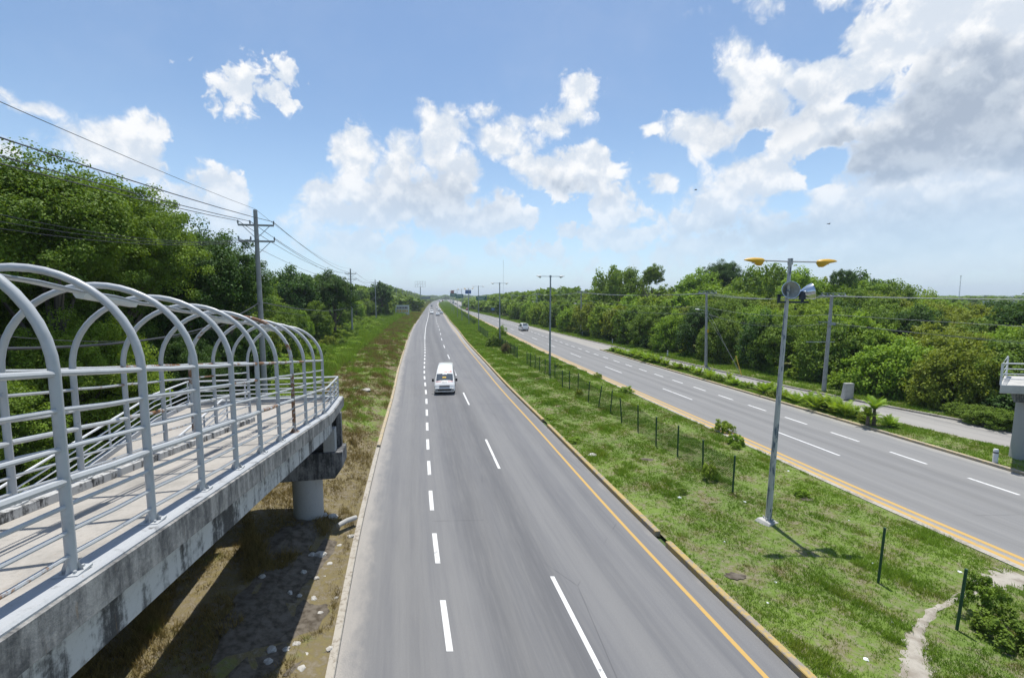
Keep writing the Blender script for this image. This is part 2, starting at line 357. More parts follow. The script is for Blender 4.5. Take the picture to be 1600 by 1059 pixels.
# ------------------------------------------------------------------ mesh helpers
class MB:
    def __init__(s): s.v = []; s.f = []
    def add(s, vs, fs, mat=None):
        n = len(s.v)
        s.v += [tuple(mat @ Vector(p)) if mat else tuple(p) for p in vs]
        s.f += [tuple(i + n for i in f) for f in fs]; return s
    def box(s, c, d, rot=None, taper=1.):
        x, y, z = (k / 2 for k in d); T = Matrix.Translation(c) @ (rot.to_matrix().to_4x4() if isinstance(rot, Euler) else (rot or Matrix()))
        vs = [(-x, -y, -z), (x, -y, -z), (x, y, -z), (-x, y, -z), (-x * taper, -y * taper, z), (x * taper, -y * taper, z), (x * taper, y * taper, z), (-x * taper, y * taper, z)]
        return s.add(vs, [(0, 3, 2, 1), (4, 5, 6, 7), (0, 1, 5, 4), (1, 2, 6, 5), (2, 3, 7, 6), (3, 0, 4, 7)], T)
    def tube(s, pts, r, n=10, cap=True):
        pts = [Vector(p) for p in pts]; rs = r if isinstance(r, (list, tuple)) else [r] * len(pts)
        base = len(s.v); up = None
        for i, p in enumerate(pts):
            t = (pts[min(i + 1, len(pts) - 1)] - pts[max(i - 1, 0)]).normalized()
            if up is None: up = Vector((0, 0, 1)) if abs(t.z) < .9 else Vector((0, 1, 0))
            a = t.cross(up).normalized(); b = a.cross(t).normalized(); up = b
            for k in range(n):
                q = 2 * math.pi * k / n
                s.v.append(tuple(p + (a * math.cos(q) + b * math.sin(q)) * rs[i]))
        for i in range(len(pts) - 1):
            for k in range(n):
                a0 = base + i * n + k; a1 = base + i * n + (k + 1) % n
                s.f.append((a0, a1, a1 + n, a0 + n))
        if cap:
            s.f.append(tuple(base + k for k in reversed(range(n)))); e = base + (len(pts) - 1) * n
            s.f.append(tuple(e + k for k in range(n)))
        return s
    def lathe(s, prof, n=24, T=None):
        vs, fs = [], []
        for (r, z) in prof:
            for k in range(n): q = 2 * math.pi * k / n; vs.append((r * math.cos(q), r * math.sin(q), z))
        for i in range(len(prof) - 1):
            for k in range(n): a = i * n + k; b = i * n + (k + 1) % n; fs.append((a, b, b + n, a + n))
        return s.add(vs, fs, T)
    def build(s, name, mat, parent=None, smooth=False, bevel=0, seg=2):
        me = bpy.data.meshes.new(name); me.from_pydata(s.v, [], s.f)
        me.materials.append(M[mat]); me.validate()
        o = bpy.data.objects.new(name, me); COL.objects.link(o)
        if parent: o.parent = parent
        if smooth:
            me.polygons.foreach_set('use_smooth', [True] * len(me.polygons))
            try: me.set_sharp_from_angle(angle=R(40))
            except Exception: pass
        if bevel:
            md = o.modifiers.new('bevel', 'BEVEL'); md.width = bevel; md.segments = seg; md.limit_method = 'ANGLE'; md.angle_limit = R(28)
        return o
def npmesh(name, V, F, mat, tone=None, parent=None, smooth=False, link=True):
    me = bpy.data.meshes.new(name); k = F.shape[1]
    me.vertices.add(len(V)); me.vertices.foreach_set('co', V.astype(np.float32).ravel())
    me.loops.add(F.size); me.loops.foreach_set('vertex_index', F.astype(np.int32).ravel())
    me.polygons.add(len(F)); me.polygons.foreach_set('loop_start', np.arange(0, F.size, k, dtype=np.int32))
    me.update(calc_edges=True)
    if tone is not None:
        a = me.attributes.new('tone', 'FLOAT', 'POINT'); a.data.foreach_set('value', tone.astype(np.float32))
    me.materials.append(M[mat])
    if smooth: me.polygons.foreach_set('use_smooth', [True] * len(F))
    if not link: return me
    o = bpy.data.objects.new(name, me); COL.objects.link(o)
    if parent: o.parent = parent
    return o
def tag(o, label, cat, group=None, kind=None):
    o['label'] = label; o['category'] = cat
    if group: o['group'] = group
    if kind: o['kind'] = kind
    return o
def thing(name, label, cat, loc=(0, 0, 0), rz=0, group=None, rot=None):
    o = bpy.data.objects.new(name, None); COL.objects.link(o); o.location = loc; o.rotation_euler = rot or (0, 0, rz)
    return tag(o, label, cat, group)
def copy_tree(o, parent=None):
    c = o.copy(); COL.objects.link(c)
    if parent: c.parent = parent
    for ch in KIDS.get(o.name, []) or [k for k in o.children]: copy_tree(ch, c)
    return c
KIDS = {}

# ------------------------------------------------------------------ the road lines, as X over Y (metres)
def line(pts):
    a = np.array(sorted([(p[1], p[0]) for p in pts])); ys, xs = a[:, 0], a[:, 1]
    m = np.gradient(xs, ys)
    def f(y):
        y = float(y)
        if y <= ys[0]: return xs[0] + (xs[1] - xs[0]) / (ys[1] - ys[0]) * (y - ys[0])
        if y >= ys[-1]: return xs[-1] + m[-1] * (y - ys[-1])
        i = int(np.searchsorted(ys, y)) - 1; h = ys[i + 1] - ys[i]; t = (y - ys[i]) / h
        return ((2*t**3-3*t*t+1)*xs[i] + (t**3-2*t*t+t)*h*m[i] + (-2*t**3+3*t*t)*xs[i+1] + (t**3-t*t)*h*m[i+1])
    return f
AR = line([(6.7, 9.9), (5.35, 16), (2.35, 30.8), (-.15, 43), (-3.35, 60), (-9.3, 92), (-13., 114), (-21.7, 163), (-27.8, 199), (-54.2, 354), (-87, 555), (-232, 1596)])
AL = line([(-4.1, 9.9), (-5.45, 15.6), (-7.2, 23.8), (-10.75, 41.5), (-13.4, 54), (-16.95, 71.8), (-25, 113), (-40, 199), (-67, 354), (-101, 555), (-250, 1596)])
BY = line([(17.9, 10), (17.0, 14.5), (16.05, 18.8), (14.65, 26.2), (13.55, 31.8), (11.3, 43.3), (9.35, 53.3), (6.3, 69.4), (.3, 104), (-9., 159), (-52.4, 425), (-70, 540), (-230, 1640)])
BR = lambda y: BY(y) + 9.75 + .2 * math.sin(y * .05)
FL = line([(33, 10), (29.6, 24), (27.5, 30), (25.3, 40), (20.6, 58), (15.6, 78), (13, 90)])
FR = line([(38, 10), (33.6, 28), (30.6, 35), (27.4, 43), (24.2, 56), (20.8, 70), (17.5, 84), (12.0, 107), (1.3, 159), (-2.3, 177), (-38, 354), (-56, 545), (-216, 1640)])
def sheet(name, fa, fb, y0, y1, z, mat, n=None, kind='structure', parent=None, nx=1, zf=None, dy=None):
    ys = []; y = y0
    while y < y1: ys.append(y); y += dy or max(1.2, y * .03)
    ys.append(y1)
    V = []; UV = []; F = []; L = 0
    for i, y in enumerate(ys):
        a, b = fa(y), fb(y)
        if i: L += math.hypot(y - ys[i - 1], a - pa)
        pa = a
        for j in range(nx + 1):
            x = a + (b - a) * j / nx
            V.append((x, y, zf(x, y) if zf else z)); UV.append(((b - a) * j / nx * .98, L + y0))
    k = nx + 1
    for i in range(len(ys) - 1):
        for j in range(nx): q = i * k + j; F.append((q, q + 1, q + k + 1, q + k))
    me = bpy.data.meshes.new(name); me.from_pydata(V, [], F); me.materials.append(M[mat])
    uv = me.uv_layers.new(name='UVMap'); li = np.zeros(len(me.loops), dtype=np.int32); me.loops.foreach_get('vertex_index', li)
    uv.data.foreach_set('uv', np.array(UV, dtype=np.float32)[li].ravel())
    me.polygons.foreach_set('use_smooth', [True] * len(F))
    o = bpy.data.objects.new(name, me); COL.objects.link(o)
    if parent: o.parent = parent
    elif kind: o['kind'] = kind
    return o
def ramp01(t): t = max(0, min(1, t)); return t * t * (3 - 2 * t)
def bump(x, y): return .05 * math.sin(x * .9 + y * .31) * math.sin(y * .53 - x * .2) + .035 * math.sin(x * 2.1 - y * 1.3) + .02 * math.sin(x * 4.3 + y * 3.1)
def zleft(x, y): d = AL(y) - .3 - x; return .12 + ramp01(d / 2.6) * .52 + ramp01((d - 3) / 16) * .4 + bump(x, y) * 1.6 * ramp01(d / 1.5)
def zmed(x, y): d = min(x - AR(y) - .2, BY(y) - .55 - x); return .01 + .09 * ramp01((BY(y) - .6 - x) / 1.2) + .45 * bump(x, y) * ramp01(d / 1.2)
def zright(x, y): d = x - FR(y) - .2; return .12 + bump(x, y) * ramp01(d / 1.2)
def zisl(x, y): return .13 + .4 * bump(x, y)

MB().add([(-4000, -300, -.06), (4000, -300, -.06), (4000, 9000, -.06), (-4000, 9000, -.06)], [(0, 1, 2, 3)]).build('ground', 'ground_far')['kind'] = 'structure'
Y0 = -45
sheet('road', AL, AR, Y0, 1590, 0, 'asphalt_near', dy=None)
sheet('road', lambda y: BY(y) - .3, FR, Y0, 1630, 0, 'asphalt_far')
sheet('side_road', lambda y: FL(y), FR, 4, 92, .004, 'pavement_pale')
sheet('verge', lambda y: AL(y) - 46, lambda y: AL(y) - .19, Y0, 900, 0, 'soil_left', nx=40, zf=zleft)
sheet('median', lambda y: AR(y) + .19, lambda y: BY(y) - .62, Y0, 900, 0, 'soil_median', nx=16, zf=zmed)
sheet('verge', lambda y: FR(y) + .22, lambda y: FR(y) + 70, Y0, 900, 0, 'soil_right', nx=30, zf=zright)
sheet('traffic_island', lambda y: BR(y) + .25, lambda y: max(FL(y) - .2, BR(y) + .5), 4, 76, 0, 'soil_right', nx=6, zf=zisl)

def kerb(name, f, wd, y0, y1, mat, face=None, h=.15):
    m = MB(); ys = []; y = y0
    while y < y1: ys.append(y); y += max(1.0, y * .02)
    ys.append(y1); n0 = 0
    for y in ys:
        x = f(y); m.v += [(x, y, -.02), (x, y, h - .02), (x + .02 * (1 if wd > 0 else -1), y, h), (x + wd, y, h), (x + wd, y, -.02)]
    for i in range(len(ys) - 1):
        for j in range(4):
            a = i * 5 + j; m.f.append((a, a + 5, a + 6, a + 1) if wd < 0 else (a, a + 1, a + 6, a + 5))
    m.f += [(0, 1, 2, 3, 4), tuple(len(m.v) - 5 + k for k in (4, 3, 2, 1, 0))]
    o = m.build(name, mat); o['kind'] = 'structure'; return o
kerb('kerb', lambda y: AL(y) + .0, -.2, Y0, 26, 'kerb_plain')
kerb('kerb', lambda y: AL(y) + .0, -.2, 26.4, 900, 'kerb_faded')
for a, b in ((Y0, 15.6), (16.3, 30.7), (32.0, 140), (140.6, 900)): kerb('kerb', AR, .2, a, b, 'kerb_yellow', h=.2)
kerb('kerb', lambda y: BY(y) - .30, -.3, Y0, 900, 'kerb_plain', h=.03)
kerb('kerb', lambda y: BR(y), .22, 4, 76.5, 'kerb_faded')
kerb('kerb', FR, .2, Y0, 900, 'kerb_plain')

def along(f, y0, y1, wd, m, z=.004, off=0.):
    ys = [y0]; 
    while ys[-1] < y1: ys.append(min(y1, ys[-1] + max(1.5, ys[-1] * .03)))
    n = len(m.v)
    for y in ys: x = f(y) + off; m.v += [(x - wd / 2, y, z), (x + wd / 2, y, z)]
    for i in range(len(ys) - 1): q = n + i * 2; m.f.append((q, q + 1, q + 3, q + 2))
roads = [o for o in COL.objects if o.name.startswith('road')]
m = MB()
D2 = lambda y: AR(y) - (AR(y) - AL(y)) * .0 - (4.55 if y < 60 else 4.55 + (min(y, 160) - 60) * .0045)
y = 9.9 - 14.35 * 3
while y < 480: along(D2, y - .2, y + 4.7, .135, m); y += 14.1
D1 = lambda y: AL(y) + np.interp(y, [0, 12, 20, 50, 72, 120, 350], [2.75, 2.75, 2.75, 2.95, 3.3, 3.7, 3.9])
y = 10.75 - 3.82 * 14
while y < 92: along(D1, y, y + 1.95, .17, m); y += 3.82
along(D1, y, 520, .14, m)
m.build('lane_marking', 'mark_white', roads[0])
m = MB(); along(lambda y: AR(y) - .78, Y0, 900, .13, m); m.build('edge_line', 'mark_yellow', roads[0])
m = MB(); 
y = 26.4 - 14.4 * 4
while y < 500: along(lambda q: BY(q) + 3.4, y, y + 4.9, .14, m); y += 14.05
y = 20.3 - 3.85 * 14
while y < 230: along(lambda q: BY(q) + 6.85, y, y + 1.95, .15, m); y += 3.82
m.build('lane_marking', 'mark_white', roads[1])
m = MB(); along(lambda q: BY(q) + .31, Y0, 900, .22, m); along(lambda q: BY(q) - .15, Y0, 900, .22, m)
m.build('edge_line', 'mark_yellow', roads[1])

# dirt path across the median and bare patches, those under the ramp darkened for its shade
def patch(name, pts, z, mat):
    me = MB(); me.v = [(x, y, z(x, y) + .03) for x, y in pts]; me.f = [tuple(range(len(pts)))]
    return me
def blobpatch(cx, cy, rx, ry, zf, seed, mb):
    rr = random.Random(seed); n = 22; c = len(mb.v); mb.v.append((cx, cy, zf(cx, cy) + .05))
    for k in range(n):
        q = 2 * math.pi * k / n; s_ = rr.uniform(.7, 1.15)
        x, y = cx + rx * s_ * math.cos(q), cy + ry * s_ * math.sin(q); mb.v.append((x, y, zf(x, y) + .02))
    for k in range(n): mb.f.append((c, c + 1 + k, c + 1 + (k + 1) % n))
path_px = [(1440, 1070), (1432, 1030), (1428, 1000), (1438, 975), (1458, 950), (1490, 935), (1530, 915), (1575, 905), (1615, 898)]
pw_ = [.30, .26, .24, .12, .09, .11, .2, .45, .6]
m = MB(); cp = [G(a, b, .15) for a, b in path_px]; fine_ = []
for i in range(len(cp) - 1):
    for k in range(7): fine_.append((cp[i].lerp(cp[i + 1], k / 7), pw_[i] + (pw_[i + 1] - pw_[i]) * k / 7))
rp = random.Random(3)
for i, (p, wq) in enumerate(fine_):
    t = (fine_[min(i + 1, len(fine_) - 1)][0] - fine_[max(0, i - 1)][0]).normalized(); nrm = Vector((-t.y, t.x, 0))
    for s_ in (-1, 0, 1): q = p + nrm * wq * s_ * rp.uniform(.45, 1.35) + nrm * rp.uniform(-.05, .05); m.v.append((q.x, q.y, zmed(q.x, q.y) + (.03 if s_ == 0 else .005)))
for i in range(len(fine_) - 1):
    for j in range(2): a = i * 3 + j; m.f.append((a, a + 1, a + 4, a + 3))
m.build('path', 'dirt')['kind'] = 'structure'
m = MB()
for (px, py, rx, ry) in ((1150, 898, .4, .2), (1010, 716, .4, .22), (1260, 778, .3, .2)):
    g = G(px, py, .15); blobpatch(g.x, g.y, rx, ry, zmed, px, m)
for (px, py, rx, ry) in ((552, 541, 1.2, 1.6), (557, 528, .9, 1.), (490, 880, .5, 1.3), (480, 960, .45, 1.2), (512, 850, .3, .8), (480, 1020, .35, .8), (430, 930, .8, 2.2), (390, 1030, .9, 1.6), (455, 850, .7, 1.8)):  # rubble ground by the ramp; the dark colour paints in the ramp's shade
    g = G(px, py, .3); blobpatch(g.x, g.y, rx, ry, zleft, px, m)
m.build('bare_soil_and_shade', 'rubble')['kind'] = 'structure'

# ------------------------------------------------------------------ the pedestrian ramp with hoops
RZ = math.atan(.2105)
ramp_o = thing('pedestrian_ramp', 'grey concrete footbridge ramp with tubular hoops over it, left of the highway', 'ramp', (-3.965, 3.95, 0), RZ)
SL = .125
def zk(y): return 6.325 - SL * y if y < 12.0 else 6.325 - SL * 12.0
def zr(y): return zk(20) - SL * (12.3 - y)                         # the return ramp, going down towards the camera
def prism(mb, prof, ys, zf):
    n = len(prof); b = len(mb.v)
    for y in ys:
        for (x, z) in prof: mb.v.append((x, y, zf(y) + z))
    for i in range(len(ys) - 1):
        for k in range(n): a = b + i * n + k; a1 = b + i * n + (k + 1) % n; mb.f.append((a, a1, a1 + n, a + n))
    mb.f.append(tuple(b + k for k in reversed(range(n)))); e = b + (len(ys) - 1) * n; mb.f.append(tuple(e + k for k in range(n)))
    return mb
def rect(x0, x1, z0, z1): return [(x0, z0), (x0, z1), (x1, z1), (x1, z0)]
def yr(a, b, st=.6): n = max(1, int(abs(b - a) / st)); return [a + (b - a) * i / n for i in range(n + 1)]
ys1 = yr(-6.2, 12.2) + [14.62]
prism(MB(), rect(-2.44, .13, -.37, -.14), ys1, zk).build('deck_slab', 'deck_floor', ramp_o)
prism(MB(), [(.16, -.30), (.16, -.02), (.13, 0), (-.14, 0), (-.16, -.02), (-.16, -.137)], yr(-6.2, 12.2) + [14.65], zk).build('kerb', 'concrete_kerb', ramp_o)
fs = MB(); prism(fs, [(.136, -.385), (.136, -.30), (.136, -.03), (.19, -.05), (.19, -.385), (.163, -.385)], yr(-6.2, 12.2) + [14.65], zk); fs.build('fascia', 'concrete_fascia', ramp_o)
prism(MB(), [(-2.14, -.137), (-2.14, -.01), (-2.16, 0), (-2.42, 0), (-2.445, -.02), (-2.445, -.40)], yr(-6.2, 11.6), zk).build('kerb', 'concrete_kerb_inner', ramp_o)
prism(MB(), rect(-.30, .02, -.90, -.372), yr(-6.2, 12.8), zk).build('girder', 'concrete_girder', ramp_o)
prism(MB(), rect(-2.4, -2.05, -.86, -.372), yr(-6.2, 12.8), zk).build('girder', 'concrete_girder', ramp_o)
# landing (left half) and the return ramp
prism(MB(), rect(-5.30, -2.447, -.37, -.141), [12.3, 14.62], zk).build('landing_slab', 'deck_floor', ramp_o)
prism(MB(), rect(-5.42, -.165, -.36, .0), [14.66, 14.85], lambda y: zk(20)).build('kerb', 'concrete_kerb', ramp_o)
prism(MB(), rect(-5.30, -3.12, -.37, -.141), yr(-22, 12.297), zr).build('return_slab', 'deck_floor', ramp_o)
prism(MB(), rect(-5.42, -5.302, -.40, 0.0), yr(-22, 12.3) + [14.655], lambda y: zr(y) if y < 12.3 else zk(20)).build('kerb', 'concrete_kerb', ramp_o)
prism(MB(), rect(-3.117, -2.95, -.40, -.0), yr(-22, 11.9), zr).build('kerb', 'concrete_kerb_inner', ramp_o)
prism(MB(), rect(-5.30, -4.95, -.86, -.372), yr(-16, 12.8), zr).build('girder', 'concrete_girder', ramp_o)
HS = 1.815
def hoop(y, mat):
    m = MB(); z0 = zk(y); z1 = z0 + HS
    pts = [(0, y, z0), (0, y, z0 + .9), (0, y, z1)]
    for k in range(1, 24): q = math.pi * k / 24; pts.append((-1.14 + 1.14 * math.cos(q), y, z1 + 1.14 * math.sin(q)))
    pts += [(-2.28, y, z1), (-2.28, y, z0 + .9), (-2.28, y, z0)]
    m.tube(pts, .043, 12)
    o = m.build('hoop', mat, ramp_o, smooth=True)
    for x in (0, -2.28):
        f = MB(); f.box((x, y, z0 + .012), (.2, .2, .02))
        for k in range(4):
            a = k * math.pi / 2
            f.add([(x + .02 * math.cos(a + 1.57), y + .02 * math.sin(a + 1.57), z0 + .02), (x + .09 * math.cos(a), y + .09 * math.sin(a), z0 + .022), (x + .056 * math.cos(a), y + .056 * math.sin(a), z0 + .11)], [(0, 1, 2)])
            f.box((x + .075 * math.cos(a + .785), y + .075 * math.sin(a + .785), z0 + .03), (.02, .02, .03))
        f.build('base_plate', mat, o)
    return o
hy = [k * 1.287 for k in range(-4, 10)]
for i, y in enumerate(hy): hoop(y, 'tube_rusty' if i == 10 else 'tube_grey')
fr = [1.0, .82, .63, .47, .345, .215, .095]
for x, mats in ((0, 'tube_grey'), (-2.28, 'tube_grey')):
    for j, q in enumerate(fr):
        r = .040 if j == 3 else (.029 if j == 0 else .0225)
        xi = x - (.0 if x == 0 else 0)
        for i in range(len(hy) - 1):
            a, b = hy[i], hy[i + 1]; m = MB()
            sg = .012 * math.sin(i * 2.3 + j * 1.7)
            m.tube([(xi, a + .03, zk(a) + HS * q), (xi, (a + b) / 2, (zk(a) + zk(b)) / 2 + HS * q - abs(sg)), (xi, b - .03, zk(b) + HS * q)], r, 8)
            rusty = (j == 0 and i in (7, 8, 9, 10)) or (x < 0 and j in (0, 1) and i % 3 == 1) or (i * 7 + j * 3) % 13 == 0
            m.build('rail', 'tube_rusty' if rusty else 'tube_grey', ramp_o, smooth=True)
# conduits and tube lights under the crown of the hoops
for dx, r, mt in ((-1.20, .026, 'tube_white'), (-1.12, .016, 'galvanised'), (-1.28, .012, 'galvanised')):
    MB().tube([(dx, y, zk(y) + HS + 1.04 - (.02 if i % 2 else 0)) for i, y in enumerate(yr(-5, 11.55, .65))], r, 8).build('conduit', mt, ramp_o, smooth=True)
for y0 in (-1.0, 2.35, 6.3, 9.7):
    m = MB(); prism(m, [(-1.15, .94), (-1.12, .99), (-1.12, 1.03), (-1.26, 1.03), (-1.26, .99), (-1.23, .94)], [y0, y0 + 1.15], lambda y: zk(y) + HS)
    m.build('tube_light', 'lamp_white', ramp_o)
# railings of landing and return ramp
def railing(pts, posts, zf, heights=(.80, .58, .41, .24, .09), mat='tube_white', rt=.032):
    for j, h in enumerate(heights):
        MB().tube([(x, y, zf(x, y) + h) for x, y in pts], rt if j == 0 else .021, 8).build('railing_bar', mat, ramp_o, smooth=True)
    for (x, y) in posts: MB().tube([(x, y, zf(x, y)), (x, y, zf(x, y) + heights[0])], .027, 8).build('railing_post', mat, ramp_o, smooth=True)
zl = lambda x, y: zk(20)
railing([(0, 11.6), (.0, 12.4), (0, 14.55)], [(0, 12.9), (0, 13.7), (0, 14.55)], lambda x, y: zk(y), mat='tube_grey')
railing([(0, 14.58), (-5.36, 14.58)], [(-1.7, 14.58), (-3.4, 14.58), (-5.36, 14.58)], zl)
railing([(-5.36, 14.5), (-5.36, 12.3)] + [(-5.36, y) for y in yr(12.2, -20, 2)], [(-5.36, y) for y in yr(13.3, -20, 1.6)], lambda x, y: zr(y) if y < 12.3 else zk(20))
railing([(-3.04, y) for y in yr(11.8, -20, 2)], [(-3.04, y) for y in yr(11.8, -20, 1.6)], lambda x, y: zr(y))
# pier: round column, six-sided cross head, bearing block and end wall
def zgl(x, y): c, s = math.cos(RZ), math.sin(RZ); return zleft(-3.965 + x * c - y * s, 3.95 + x * s + y * c)
for x in (-1.02, -4.3):
    MB().lathe([(.53, zgl(x, 13.4) - .3), (.53, 1.2), (.53, 2.11)], 36, Matrix.Translation((x, 13.4, 0))).build('column', 'concrete_column', ramp_o, smooth=True)
m = MB(); cz0, cz1 = 2.1, 3.1
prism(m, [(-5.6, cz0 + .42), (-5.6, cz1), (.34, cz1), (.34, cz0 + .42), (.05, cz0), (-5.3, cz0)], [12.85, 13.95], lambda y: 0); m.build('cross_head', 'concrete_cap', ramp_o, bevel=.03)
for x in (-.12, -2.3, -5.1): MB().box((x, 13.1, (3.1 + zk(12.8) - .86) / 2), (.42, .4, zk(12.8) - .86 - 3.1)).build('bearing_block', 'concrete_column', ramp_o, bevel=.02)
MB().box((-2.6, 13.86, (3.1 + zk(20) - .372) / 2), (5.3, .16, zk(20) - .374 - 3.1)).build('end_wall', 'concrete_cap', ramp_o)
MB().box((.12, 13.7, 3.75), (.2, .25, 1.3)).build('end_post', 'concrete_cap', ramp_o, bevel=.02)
for x in (-1.3, -4.3):                                               # the pier behind the photographer
    z_ = zk(-5) if x > -2 else zr(-5)
    MB().lathe([(.5, -.1), (.5, z_ - 1.4)], 30, Matrix.Translation((x, -5, 0))).build('column', 'concrete_column', ramp_o, smooth=True)
    MB().box((x, -5, z_ - 1.13), (2.7, 1, .53)).build('cross_head', 'concrete_cap', ramp_o)

# ------------------------------------------------------------------ the landing across the road
g = P(1597, 660, 23.7); ro = thing('footbridge_landing', 'grey concrete footbridge landing with tubular railing on a pillar, at the far right', 'footbridge', (0, 0, 0))
zL = P(1575, 600, 23.6).z
LX = P(1563, 600, 23.3).x
def plan(mb, pts, z0, z1): n = len(pts); return mb.add([(x, y, z0) for x, y in pts] + [(x, y, z1) for x, y in pts], [tuple(reversed(range(n))), tuple(n + k for k in range(n))] + [(k, (k + 1) % n, n + (k + 1) % n, n + k) for k in range(n)])
LC = [(LX, 23.3), (LX + 9, 21.6), (LX + 9.6, 24.8), (LX + 3.3, 26.2)]
plan(MB(), LC, zL - .42, zL).build('landing_slab', 'concrete_pale', ro, bevel=.02)
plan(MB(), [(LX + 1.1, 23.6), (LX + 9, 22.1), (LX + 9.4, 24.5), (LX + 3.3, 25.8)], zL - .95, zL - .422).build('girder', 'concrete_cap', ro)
MB().lathe([(.55, 0), (.50, 1.2), (.47, zL - .95)], 30, Matrix.Translation((27.6, 24.2, 0))).build('column', 'concrete_column', ro, smooth=True)
for h in (1.12, .84, .58, .32): MB().tube([(LX + 9, 21.7, zL + h), (LX + .1, 23.38, zL + h), (LX + 3.3, 26.1, zL + h)], .035 if h > 1 else .025, 8).build('railing_bar', 'tube_white', ro, smooth=True)
for x, y in ((LX + .1, 23.38), (LX + 3.3, 26.1), (LX + 2.2, 22.98), (LX + 4.4, 22.57), (LX + 6.6, 22.15)): MB().tube([(x, y, zL), (x, y, zL + 1.12)], .04, 8).build('railing_post', 'tube_white', ro, smooth=True)

# ------------------------------------------------------------------ street lamps
def head(mb, o, d, L=.62, wd=.15, ht=.10, droop=.0):
    """streetlight head: pointed shell along d, deeper near the arm, from o outwards"""
    d = Vector(d).normalized(); s_ = Vector((-d.y, d.x, 0)).normalized(); n = 12; base = len(mb.v)
    prof = [(0, .25, .0), (.05, .6, -.01), (.16, .95, -.02), (.34, 1., -.015), (.6, .85, .0), (.85, .55, .01), (1., .18, .01)]
    for (t, r, dz) in prof:
        c = Vector(o) + d * (t * L) + Vector((0, 0, dz * 1.5))
        for k in range(n):
            q = 2 * math.pi * k / n; z = math.sin(q) * ht * r
            if z < 0: z *= 1.35 if .1 < t < .4 else .55
            mb.v.append(tuple(c + s_ * (math.cos(q) * wd * r) + Vector((0, 0, z))))
    for i in range(len(prof) - 1):
        for k in range(n): a = base + i * n + k; b = base + i * n + (k + 1) % n; mb.f.append((a, b, b + n, a + n))
    mb.f.append(tuple(base + k for k in reversed(range(n)))); e = base + (len(prof) - 1) * n; mb.f.append(tuple(e + k for k in range(n)))
def lamp(base, top, label, polemat, headmat, arm=1.0, hl=.55, r0=.1, r1=.06, group='twin arm street lamps on the median', tilt=0., dirx=None):
    t = thing('street_lamp', label, 'street lamp', base, 0, group)
    v = Vector(top) - Vector(base)
    ps = [v * k / 12 for k in range(13)]; rs = [r0 + (r1 - r0) * k / 12 for k in range(13)]
    MB().tube(ps, rs, 12).build('pole', polemat, t, smooth=True)
    ax = Vector(dirx) if dirx else Vector((.979, .2, 0))
    up = Vector((0, 0, -tilt))
    MB().tube([v - ax * arm - up * arm + Vector((0, 0, -.05)), v + Vector((0, 0, -.06)), v + ax * arm + up * arm + Vector((0, 0, -.05))], .032, 8).build('arm', polemat if headmat != 'lamp_yellow' else 'tube_white', t, smooth=True)
    MB().tube([v - Vector((0, 0, .18)), v + Vector((0, 0, .05))], r1 * 1.5, 10).build('collar', polemat, t, smooth=True)
    for s_ in (-1, 1):
        m = MB(); head(m, v + ax * s_ * (arm - .03) + up * s_ * arm + Vector((0, 0, -.05)), ax * s_, hl, .17, .125)
        hd = m.build('lamp_head', headmat, t, smooth=True)
        g_ = MB(); c = v + ax * s_ * (arm + hl * .33) + up * s_ * arm + Vector((0, 0, -.14)); g_.box(c, (.3, .16, .02)); g_.build('lens', 'lens', hd)
    return t
lb = G(1200, 815, .1); lt = P(1235, 406, lb.y)
near = lamp(lb, lt, 'peeling painted street lamp with yellow heads and two floodlights on the grass median', 'pole_paint', 'lamp_yellow', arm=.98, hl=.74, r0=.115, r1=.06, group=None, tilt=.03, dirx=(1, -.02, 0))
near['category'] = 'street lamp'
v = lt - lb
m = MB(); m.box((0, 0, .0), (.8, .62, .16), Euler((.1, .16, .5)), .8); m.build('footing', 'concrete_pale', near, bevel=.02)
m = MB()
for k in range(4): m.box((.17 * math.cos(k * 1.57 + .7), .17 * math.sin(k * 1.57 + .7), .13), (.04, .04, .12))
m.box((0, 0, .09), (.36, .36, .03)); m.build('base_plate', 'pole_paint', near)
def dish(center, dirv, rad=.31, dep=.38):
    q = Vector(dirv).normalized().to_track_quat('Z', 'Y').to_matrix().to_4x4(); T = Matrix.Translation(center) @ q
    o = MB().lathe([(.07, -dep), (.12, -dep + .02), (.2, -dep * .62), (.27, -dep * .3), (rad, 0), (rad + .012, .0), (rad + .012, -.02)], 28, T).build('floodlight_shell', 'aluminium', near, smooth=True)
    MB().lathe([(rad - .006, -.004), (.26, -dep * .32), (.23, -dep * .42), (.235, -dep * .44), (.19, -dep * .64), (.11, -dep + .04), (.0, -dep + .03)], 28, T).build('reflector', 'reflector_inner', o, smooth=True)
    MB().lathe([(.03, -dep + .03), (.045, -dep * .5), (.03, -dep * .3), (0, -dep * .27)], 12, T).build('bulb', 'galvanised', o, smooth=True)
    MB().lathe([(0, -dep - .16), (.08, -dep - .15), (.085, -dep), (.0, -dep + .01)], 14, T).build('housing', 'dark_iron', o, smooth=True)
c1 = P(1230, 453, lb.y) - lb; c2 = P(1268, 455, lb.y) - lb; bz = (P(1232, 472, lb.y) - lb).z
dish(Vector((c1.x, c1.y - .24, c1.z)), (-.12, -1, .12))
dish(Vector((c2.x + .05, c2.y, c2.z)), (.93, -.28, .22), .30, .42)
m = MB(); xx = (v * (bz / v.z)).x
m.box((xx + .22, 0, bz), (1.15, .07, .07)); m.box((c2.x - .32, 0, bz + .2), (.09, .06, .42)); m.box((xx - .3, -.0, bz + .14), (.09, .06, .3)); m.box((xx - .28, -.1, bz + .25), (.07, .25, .05)); m.box((c2.x - .33, 0, bz + .24), (.16, .16, .3))
m.box((xx + .30, -.06, bz - .26), (.06, .06, .06)); m.build('bracket', 'dark_iron', near)
